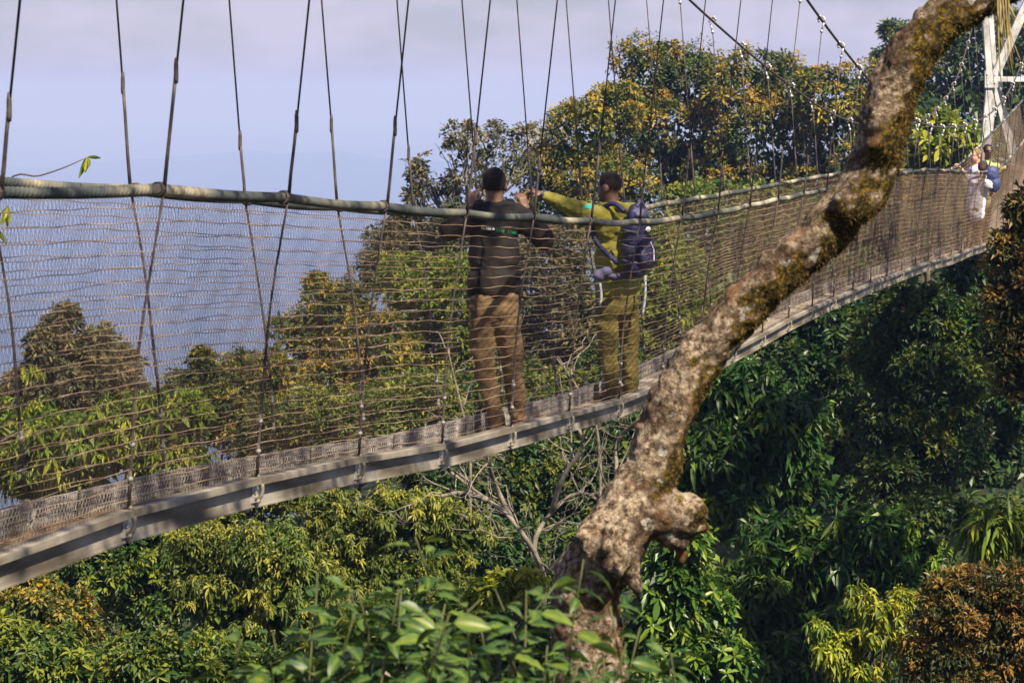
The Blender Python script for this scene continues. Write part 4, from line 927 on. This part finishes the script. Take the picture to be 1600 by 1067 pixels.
# --- the man in the dark jacket
nA = 4.42; oxa, oya = base_xy(nA, -.235); ORA = np.array([oxa, oya, z_deck(nA) - .086]); ZA = float(oya)
a = lambda x, y, d=0: P(x, y, ZA + d)
hp, hg, HR = head(a(772, 289, .02), (-.12, 1), .238)
body = hp + [('e', a(772, 355), (.15, .10, .17)), ('e', a(771, 430), (.135, .095, .18)), ('e', a(771, 485), (.15, .10, .10)), ('c', a(772, 318), .06, a(772, 345), .08), ('c', a(742, 338), .06, a(806, 336), .06)]
LA = [a(735, 342), a(702, 361, .0), a(738, 326, .27)]; RA = [a(813, 340), a(850, 374, .0), a(822, 328, .26)]
for A_ in (LA, RA): body += [('c', A_[0], .05, A_[1], .042), ('c', A_[1], .042, A_[2], .030)]
LL = [a(751, 502), a(759, 588, .02), a(778, 663, -.05)]; RL = [a(794, 502), a(803, 588, .10), a(810, 655, .14)]
for A_ in (LL, RL): body += [('c', A_[0], .078, A_[1], .055), ('c', A_[1], .05, A_[2], .036), ('c', A_[2], .036, A_[2] + [-.02, .11, -.035], .03)]
body += hand(LA[2], (.05, .15, 1), (.6, .5, 0), (1, -.3, 0), .5) + hand(RA[2], (-.35, .15, 1), (-.5, .8, .1), (-1, -.3, 0), .55)
jacket = [('e', a(772, 348), (.21, .125, .15)), ('e', a(772, 395), (.185, .13, .20)), ('e', a(771, 440), (.186, .135, .16)), ('c', a(741, 337), .078, a(807, 335), .078), ('c', a(745, 455), .075, a(798, 455), .075),
          ('c', LA[0], .084, LA[1], .080), ('c', LA[1], .080, LA[2] - (LA[2] - LA[1]) * .18, .050), ('c', RA[0], .084, RA[1], .080), ('c', RA[1], .080, RA[2] - (RA[2] - RA[1]) * .18, .050),
          ('e', a(772, 322, .0), (.125, .10, .045)), ('c', a(745, 322, -.05), .030, a(800, 321, -.05), .030), ('c', a(748, 318, .05), .03, a(752, 316, .12), .026), ('c', a(797, 318, .05), .03, a(794, 316, .12), .026)]
trous = [('e', a(771, 482), (.178, .125, .12)), ('c', LL[0], .094, LL[1], .074), ('c', LL[1], .074, LL[2], .060), ('c', RL[0], .092, RL[1], .074), ('c', RL[1], .074, RL[2], .060), ('e', a(771, 463), (.175, .12, .07))]
hairA = [('e', hg(0, -.016, .028), np.array([.081, .097, .094]), HR)]
shoesL = [('c', LL[2] + [0, -.03, -.035], .042, LL[2] + [-.04, .13, -.05], .036), ('e', LL[2] + [0, -.02, -.055], (.045, .06, .03))]
shoesR = [('c', RL[2] + [0, -.03, -.035], .042, RL[2] + [.03, .12, -.05], .036), ('e', RL[2] + [0, -.02, -.055], (.045, .06, .03))]
manA = person('man in a dark jacket and brown trousers, seen from behind with raised elbows', body,
              [('jacket', jacket, M_jack_a, .012, cloth(.013, 1), 4), ('trousers', trous, M_trou_a, .012, cloth(.016, 5), 4), ('shoe', shoesL, M_shoe, .009, None, 4), ('shoe', shoesR, M_shoe, .009, None, 4)], ORA)
manA.data.materials.append(M_skin)
def hair_cap(par, prims, origin, g, cut, mat, disp=.002):
    me = blob('hair', prims, .007, 2, lambda p, n: disp * hnoise(p, 90, 2))
    bmh = bmesh.new(); bmh.from_mesh(me); bmesh.ops.delete(bmh, geom=[v for v in bmh.verts if cut(np.array(v.co))], context='VERTS'); bmh.to_mesh(me); bmh.free()
    return link('hair', local(me, origin), mat, par)
def cutter(g, R, front=.060, low=-.055):
    c = g(0, 0, 0)
    def f(p):
        q_ = (p - c) @ R; return q_[2] < low + max(0, q_[1] + .02) * .9 or q_[1] > front
    return f
hair_cap(manA, hairA, ORA, hg, cutter(hg, HR), M_hair_b)
# print across the shoulders of the jacket: pale letters, a small white peak, then green letters (not legible in the photo)
def on_back(name, strokes, mat, par, org, yoff, tgt):
    """flat marks laid on the cloth by casting onto the jacket from behind"""
    dg = bpy.context.evaluated_depsgraph_get(); mb = MB()
    tb = [c_ for c_ in par.children if c_.name.startswith('jacket')][0]
    for (x0, y0, x1, y1) in strokes:
        pts = []
        for (x, y) in ((x0, y0), (x1, y0), (x1, y1), (x0, y1)):
            w = P(x, y, org[1] - .6); e = nrm(P(x, y, 1.0)); lo_ = Vector(w - org); ok, hit, nr, _ = tb.ray_cast(lo_, Vector(e))
            if not ok: pts = []; break
            pts.append(np.array(hit) - e * .004)
        if len(pts) == 4:
            bk_ = [p_ + np.array([0, .003, 0]) for p_ in pts]
            mb.add(pts + bk_, np.array([(0, 1, 2, 3), (7, 6, 5, 4), (0, 4, 5, 1), (1, 5, 6, 2), (2, 6, 7, 3), (3, 7, 4, 0)]))
    if mb.n: mb.build(name, mat, par)
bpy.context.view_layer.update()
rs = random.Random(4)
def word(x0, x1, y0, slope, hgt, pit=2.6):
    st = []; x = x0
    while x < x1:
        y = y0 + (x - x0) * slope; k_ = rs.choice('IHLEO')
        st.append((x, y, x + .9, y + hgt))
        if k_ in 'HEO': st.append((x + .9, y + hgt * .42, x + 1.8, y + hgt * .62))
        if k_ in 'HO': st.append((x + 1.6, y, x + 2.3, y + hgt))
        if k_ in 'LEO': st.append((x + .9, y + hgt * .78, x + 2.0, y + hgt))
        x += pit
    return st
on_back('back_print', word(752, 767, 354, .12, 4.2), M_pale, manA, ORA, 0, None)
on_back('back_print', [(769, 357.5, 773, 359.5), (770, 356, 772, 357.5)], M_white, manA, ORA, 0, None)
on_back('back_print', word(775, 787, 357, .16, 5) + word(794, 814, 360, .16, 4.6), M_green, manA, ORA, 0, None)

# --- the man in olive, pointing
nB = 6.64; oxb, oyb = base_xy(nB, -.235); ORB = np.array([oxb, oyb, z_deck(nB) - .086]); ZB = float(oyb)
b = lambda x, y, d=0: P(x, y, ZB + d)
FB = nrm(np.array([-.86, .5]))
hp, hg, HR = head(b(951, 292, .0), FB, .24)
LA = [b(930, 336, -.13), b(886, 321, -.11), b(848, 304, -.08)]; RA = [b(992, 338, .10), b(958, 385, .26), b(925, 352, .44)]
LL = [b(948, 485, -.06), b(950, 552, -.02), b(960, 614, -.04)]; RL = [b(980, 485, .06), b(984, 552, .10), b(986, 606, .10)]
body = hp + [('e', b(962, 365), (.15, .11, .17)), ('e', b(964, 425), (.13, .10, .18)), ('e', b(965, 475), (.14, .11, .10)), ('c', b(955, 322), .06, b(960, 345), .08), ('c', LA[0], .06, RA[0], .06)]
for A_ in (LA, RA): body += [('c', A_[0], .05, A_[1], .042), ('c', A_[1], .042, A_[2], .030)]
for A_ in (LL, RL): body += [('c', A_[0], .078, A_[1], .055), ('c', A_[1], .05, A_[2], .036), ('c', A_[2], .036, A_[2] + [-.11, .05, -.035], .03)]
body += hand(LA[2], (-.92, .05, .30), (-.1, .3, -1), (-.1, -.6, .7), .85, 1.0, True) + hand(RA[2], (-.5, .6, .3), (-.4, .2, -1), (.5, .5, 0), .6)
jacket = [('e', b(962, 356), (.20, .15, .15)), ('e', b(963, 400), (.185, .145, .20)), ('e', b(964, 448), (.185, .145, .15)), ('c', LA[0], .082, RA[0], .082), ('c', b(945, 455), .08, b(984, 455), .08),
          ('c', LA[0], .082, LA[1], .066), ('c', LA[1], .064, LA[2] - (LA[2] - LA[1]) * .10, .050), ('c', RA[0], .078, RA[1], .066), ('c', RA[1], .064, RA[2] - (RA[2] - RA[1]) * .15, .046),
          ('e', b(958, 324), (.12, .11, .05)), ('c', b(940, 318, -.05), .026, b(965, 322, -.09), .03), ('c', b(965, 322, -.08), .045, b(995, 329, .0), .055), ('c', b(938, 318, .03), .026, b(948, 318, .1), .03), ('e', b(990, 330, -.02), (.10, .10, .055))]
trous = [('e', b(965, 476), (.175, .135, .12)), ('e', b(965, 460), (.17, .13, .07)), ('c', LL[0], .105, LL[1], .080), ('c', LL[1], .078, LL[2], .066), ('c', RL[0], .102, RL[1], .080), ('c', RL[1], .078, RL[2], .066)]
sh = [[('c', A_[2] + [.03, -.01, -.035], .043, A_[2] + [-.13, .06, -.05], .037), ('e', A_[2] + [.02, 0, -.055], (.06, .045, .03))] for A_ in (LL, RL)]
manB = person('man in an olive jacket and trousers with a backpack, pointing to the left', body,
              [('jacket', jacket, M_jack_b, .012, cloth(.014, 8), 4), ('trousers', trous, M_trou_b, .012, cloth(.018, 12), 4), ('shoe', sh[0], M_boot, .009, None, 4), ('shoe', sh[1], M_boot, .009, None, 4)], ORB)
manB.data.materials.append(M_skin)
hair_cap(manB, [('e', hg(0, -.016, .030), np.array([.081, .097, .094]), HR)], ORB, hg, cutter(hg, HR, .058, -.05), M_hair_b)
for s_ in (-1, 1):
    mb = MB(); mb.ball(hg(s_ * .031, .079, .006) - ORB, (.013, .013, .010), 10, 8); mb.build('eye', M_eye, manB, True)
wd = nrm(LA[2] - LA[1]); mb = MB(); ang = np.linspace(0, 2 * np.pi, 17); e1 = nrm(np.cross(wd, [0, 0, 1])); e2 = np.cross(wd, e1)
wc = LA[2] - wd * .005; mb.tube(wc + .036 * (np.cos(ang)[:, None] * e1 + np.sin(ang)[:, None] * e2) - ORB, .010, 6, False); mb.ball(wc + e1 * .04 * (1 if e1[1] < 0 else -1) - ORB, (.02, .012, .02), 8, 6)
mb.build('wristwatch', M_navy, manB, True)
bpy.context.view_layer.update()
on_back('shoulder_badge', [(913, 321, 920, 326), (920, 321, 926, 326), (917, 318.5, 925, 321)], M_teal, manB, ORB, 0, None)

# backpack on the man in olive
BK = nrm(np.array([.80, -.60, 0])); BR = nrm(np.cross([0, 0, 1.], BK)); bc = b(984, 377, -.13) + BK * .07
pack = thing('backpack', 'navy and lilac backpack worn by the man in olive', 'backpack', tuple(bc + [0, 0, -.27]))
pl = np.array(pack.location)
RB = np.stack([BR, BK, np.array([0, 0, 1.])], 1); g = lambda x, y, z: bc + BR * x + BK * y + np.array([0, 0, z])
pk_ = []
for zz, rx, ry in ((.20, .115, .085), (.10, .135, .105), (0, .142, .112), (-.10, .145, .112), (-.19, .135, .10)): pk_.append(('e', g(0, 0, zz), np.array([rx * .88, ry * .88, .105]), RB))
link('main_bag', local(blob('main_bag', pk_, .012, 3, cloth(.010, 21)), pl), M_navy, pack)
link('front_pocket', local(blob('front_pocket', [('e', g(0, .095, -.11), np.array([.11, .055, .10]), RB), ('e', g(0, .085, -.02), np.array([.10, .045, .08]), RB)], .010, 3, cloth(.008, 31)), pl), M_navy, pack)
link('lid', local(blob('lid', [('e', g(0, .015, .235), np.array([.095, .08, .04]), RB), ('e', g(-.02, .055, .215), np.array([.08, .05, .035]), RB)], .010, 3, cloth(.008, 41)), pl), M_nav2, pack)
for s_ in (-1, 1):
    mb = MB(); mb.tube(catmull([g(s_ * .09, -.06, .24), g(s_ * .10, -.16, .30), g(s_ * .11, -.30, .22), g(s_ * .12, -.33, .02), g(s_ * .13, -.10, -.17)], 6) - pl, .020, 8); mb.build('shoulder_strap', M_navy, pack, True)
    mb = MB()
    for zz in (.10, -.02, -.14): mb.tube([g(s_ * .142, -.05, zz) - pl, g(s_ * .150, .02, zz - .01) - pl, g(s_ * .125, .085, zz - .02) - pl], .008, 6)
    mb.build('side_strap', M_nav2, pack, True)
mb = MB(); mb.tube(catmull([g(-.05, .03, .28), g(0, .04, .325), g(.05, .03, .28)], 5) - pl, .010, 6); mb.build('handle', M_nav2, pack, True)
mb = MB(); mb.add(*(lambda t: (t[0] @ np.diag([.034, .012, .022]) @ RB.T + g(.0, .106, .10) - pl, t[1]))((lambda q_: (q_.v[0], q_.f))(MB().ball((0, 0, 0), 1, 14, 8)))); mb.build('badge', M_white, pack, True)
mb = MB(); mb.tube(catmull([g(.0, .128, .0), g(.01, .15, -.06), g(.0, .16, -.15)], 5) - pl, .005, 5); mb.build('zip', M_white, pack, True)
hb = [b(990, 425, .02), b(965, 432, -.17), b(938, 428, -.14)]
mb = MB(); mb.tube(catmull(hb, 6) - pl, [.024] * 13, 8); mb.build('hip_belt', M_nav2, pack, True)
link('belt_pouch', local(blob('belt_pouch', [('e', b(937, 430, -.15), (.055, .045, .05)), ('e', b(948, 424, -.17), (.05, .04, .04))], .010, 3), pl), M_nav2, pack)
for q_, (x0, y0, x1, y1, dd) in enumerate(((937, 440, 938, 480, -.15), (1008, 432, 1004, 492, -.2))):
    mb = MB(); mb.tube(catmull([b(x0, y0, dd), b((x0 + x1) / 2 + 2, (y0 + y1) / 2, dd), b(x1, y1, dd)], 5) - pl, .011, 6); mb.build('hanging_strap', M_pale, pack, True)

# --- three walkers at the far end
def far_person(label, nC, off, hx, hy, face, sk, top_m, top_name, tm_, arms, shw, hair_m, hair_style, hh=.23):
    ox, oy = base_xy(nC, off); org = np.array([ox, oy, z_deck(nC) - .086]); c = lambda x, y, d=0: P(x, y, oy + d)
    sc = oy / FPX; hp, g_, R_ = head(c(hx, hy), face, hh); fx = CX + ox / oy * FPX; fy = HY - org[2] / oy * FPX
    hipx, hipy = hx * .35 + fx * .65, fy - (fy - hy) * .50
    shx, shy = hx * .9 + fx * .1, hy + 24
    pr = nrm(np.array([-face[1], face[0], 0.])) * -1
    sL, sR = c(shx, shy) - pr * shw, c(shx, shy) + pr * shw
    hp = hp + [('c', c(shx, shy), .11, c(hipx, hipy), .125), ('c', sL, .055, sR, .055)]
    top = [('c', c(shx, shy + 2), .135, c(hipx, hipy), .15), ('c', sL, .072, sR, .072), ('c', c(hipx, hipy), .15, c(hipx, hipy + 8), .155)]
    for (el, wr, s0) in arms:
        s_ = sL if s0 < 0 else sR; e_, w_ = c(*el), c(*wr)
        hp += [('c', s_, .045, e_, .040), ('c', e_, .040, w_, .028)] + hand(w_, w_ - e_, (0, .2, -1), (0, -1, 0), .7)
        top += [('c', s_, .068, e_, .056)] + ([('c', e_, .056, e_ + (w_ - e_) * .8, .045)] if tm_ else [])
    tr = []
    for s0 in (-1, 1):
        h_ = c(hipx, hipy + 6) + pr * s0 * .08; an = org + pr * s0 * .07 + [0, 0, .08]; kn = (h_ + an) / 2 + np.array([face[0], face[1], 0]) * .04
        hp += [('c', h_, .07, kn, .05), ('c', kn, .05, an, .035), ('c', an, .035, an + np.array([face[0] * .11, face[1] * .11, -.04]), .03)]; tr += [('c', h_, .095, kn, .07), ('c', kn, .07, an, .055)]
    o = person(label, hp, [(top_name, top, top_m, .014, cloth(.012, nC), 3), ('trousers', tr + [('c', c(hipx, hipy + 2), .15, c(hipx, hipy + 8), .14)], M_trou_a if top_m is not M_lav else M_tan, .014, cloth(.01, 3 + nC), 3)]
               + [('shoe', [('c', org + pr * s0 * .07 + [0, 0, .04], .042, org + pr * s0 * .07 + np.array([face[0] * .13, face[1] * .13, .035]), .035)], M_boot, .012, None, 2) for s0 in (-1, 1)], org, vox=.011)
    o.data.materials.append(sk)
    hr = [('e', g_(0, -.018, .030), np.array([.084, .10, .096]), R_)]
    if hair_style == 'tail': hr += [('e', g_(0, -.11, .03), np.array([.035, .05, .045]), R_), ('c', g_(0, -.12, .02), .035, g_(0, -.13, -.14), .02)]
    if hair_style == 'braid': hr += [('e', g_(0, -.09, -.01), np.array([.06, .05, .06]), R_), ('c', g_(.04, -.08, -.03), .026, g_(.05, -.09, -.16), .016)]
    ct = cutter(g_, R_, .055, -.05)
    def cut(p):
        q_ = (p - g_(0, 0, 0)) @ R_; return ct(p) and q_[1] > -.075
    hair_cap(o, hr, org, g_, cut, hair_m, .004)
    for s_ in (-1, 1):
        mb = MB(); mb.ball(g_(s_ * .031, .079, .006) - org, (.012, .012, .009), 8, 6); mb.build('eye', M_eye, o, True)
    return o, org, c, g_
wA, oA, cA, gA = far_person('far walker with light brown tied hair and a lavender shirt, holding the near rope', 24.5, -.18, 1525, 243, (-.75, -.55), M_skin_l, M_lav, 'shirt', False, [((1512, 278, -.25), (1501, 263, -.30), -1), ((1530, 282, .1), (1518, 268, .28), 1)], .15, M_hair_l, 'tail')
wB, oB, cB, gB = far_person('shorter far walker with dark braided hair, between the two other far walkers', 24.0, -.10, 1535, 262, (.1, .95), M_skin_l, M_white, 'blouse', False, [((1528, 298, .0), (1524, 290, .24), -1), ((1546, 296, -.1), (1548, 300, .12), 1)], .13, M_hair_d, 'braid', .22)
wC, oC, cC, gC = far_person('far walker in a tan shirt and sunglasses leaning on the near rope', 25.6, -.20, 1544, 236, (.15, -.95), M_skin, M_tan, 'shirt', True, [((1563, 268, -.15), (1573, 261, -.22), 1), ((1528, 272, 0), (1520, 265, .2), -1)], .18, M_hair_b, 'short')
mb = MB()
for s_ in (-1, 1): mb.ball(gC(s_ * .033, .092, .006) - oC, (.026, .014, .018), 10, 6)
mb.tube([gC(-.075, .02, .012) - oC, gC(-.03, .098, .010) - oC, gC(.03, .098, .010) - oC, gC(.075, .02, .012) - oC], .004, 5); mb.build('sunglasses', M_black, wC, True)
mb = MB(); mb.tube(catmull([cC(1540, 250, -.12), cC(1544, 262, -.17), cC(1549, 250, -.12)], 6) - oC, .012, 6); mb.build('lanyard', M_green, wC, True)
fb = thing('day_pack', 'blue day pack on the shorter far walker\'s back', 'backpack', tuple(cB(1551, 300, -.16))); fl_ = np.array(fb.location)
link('main_bag', local(blob('main_bag', [('e', cB(1550, 272, -.14), (.13, .10, .15)), ('e', cB(1553, 288, -.14), (.12, .10, .15))], .014, 3, cloth(.01, 2)), fl_), M_blue, fb)
mb = MB(); mb.tube(catmull([cB(1543, 260, -.10), cB(1540, 254, .0), cB(1540, 270, .08)], 5) - fl_, .018, 6); mb.build('shoulder_strap', M_navy, fb, True)
bag = thing('white_bag', 'white cloth bag hanging behind the net beside the far walkers', 'bag', tuple(cB(1543, 296, -.2))); gl = np.array(bag.location)
link('bag_body', local(blob('bag_body', [('e', cB(1544, 288, -.2), (.08, .07, .08)), ('c', cB(1540, 284, -.2), .05, cB(1549, 293, -.2), .03)], .011, 3, cloth(.012, 7)), gl), M_white, bag)
mb = MB(); mb.tube(catmull([cB(1540, 280, -.2), cB(1544, 268, -.18), cB(1548, 281, -.2)], 5) - gl, .008, 5); mb.build('strap', M_white, bag, True)
# cloth tied round the waist of the walker in lavender
sc_ = MB(); gv = []
top_l, top_r, tip = cA(1513, 302, -.24), cA(1536, 292, -.26), cA(1533, 324, -.27)
for i_ in range(9):
    for j_ in range(9):
        u_, v_ = i_ / 8, j_ / 8; p_ = (top_l * (1 - u_) + top_r * u_) * (1 - v_) + tip * v_ + (np.array([.06, 0, 0]) * (u_ - .5) * v_); gv.append(p_ + np.array([0, .022 * math.sin(u_ * 9 + v_ * 3), 0]))
gv = np.array(gv) - oA; qd = np.array([(i_ * 9 + j_, i_ * 9 + j_ + 1, i_ * 9 + j_ + 10, i_ * 9 + j_ + 9) for i_ in range(8) for j_ in range(8)])
sc_.add(gv, qd); sc_.add(gv + [0, .006, 0], qd[:, ::-1]); sc_.build('waist_cloth', M_white, wA, True)
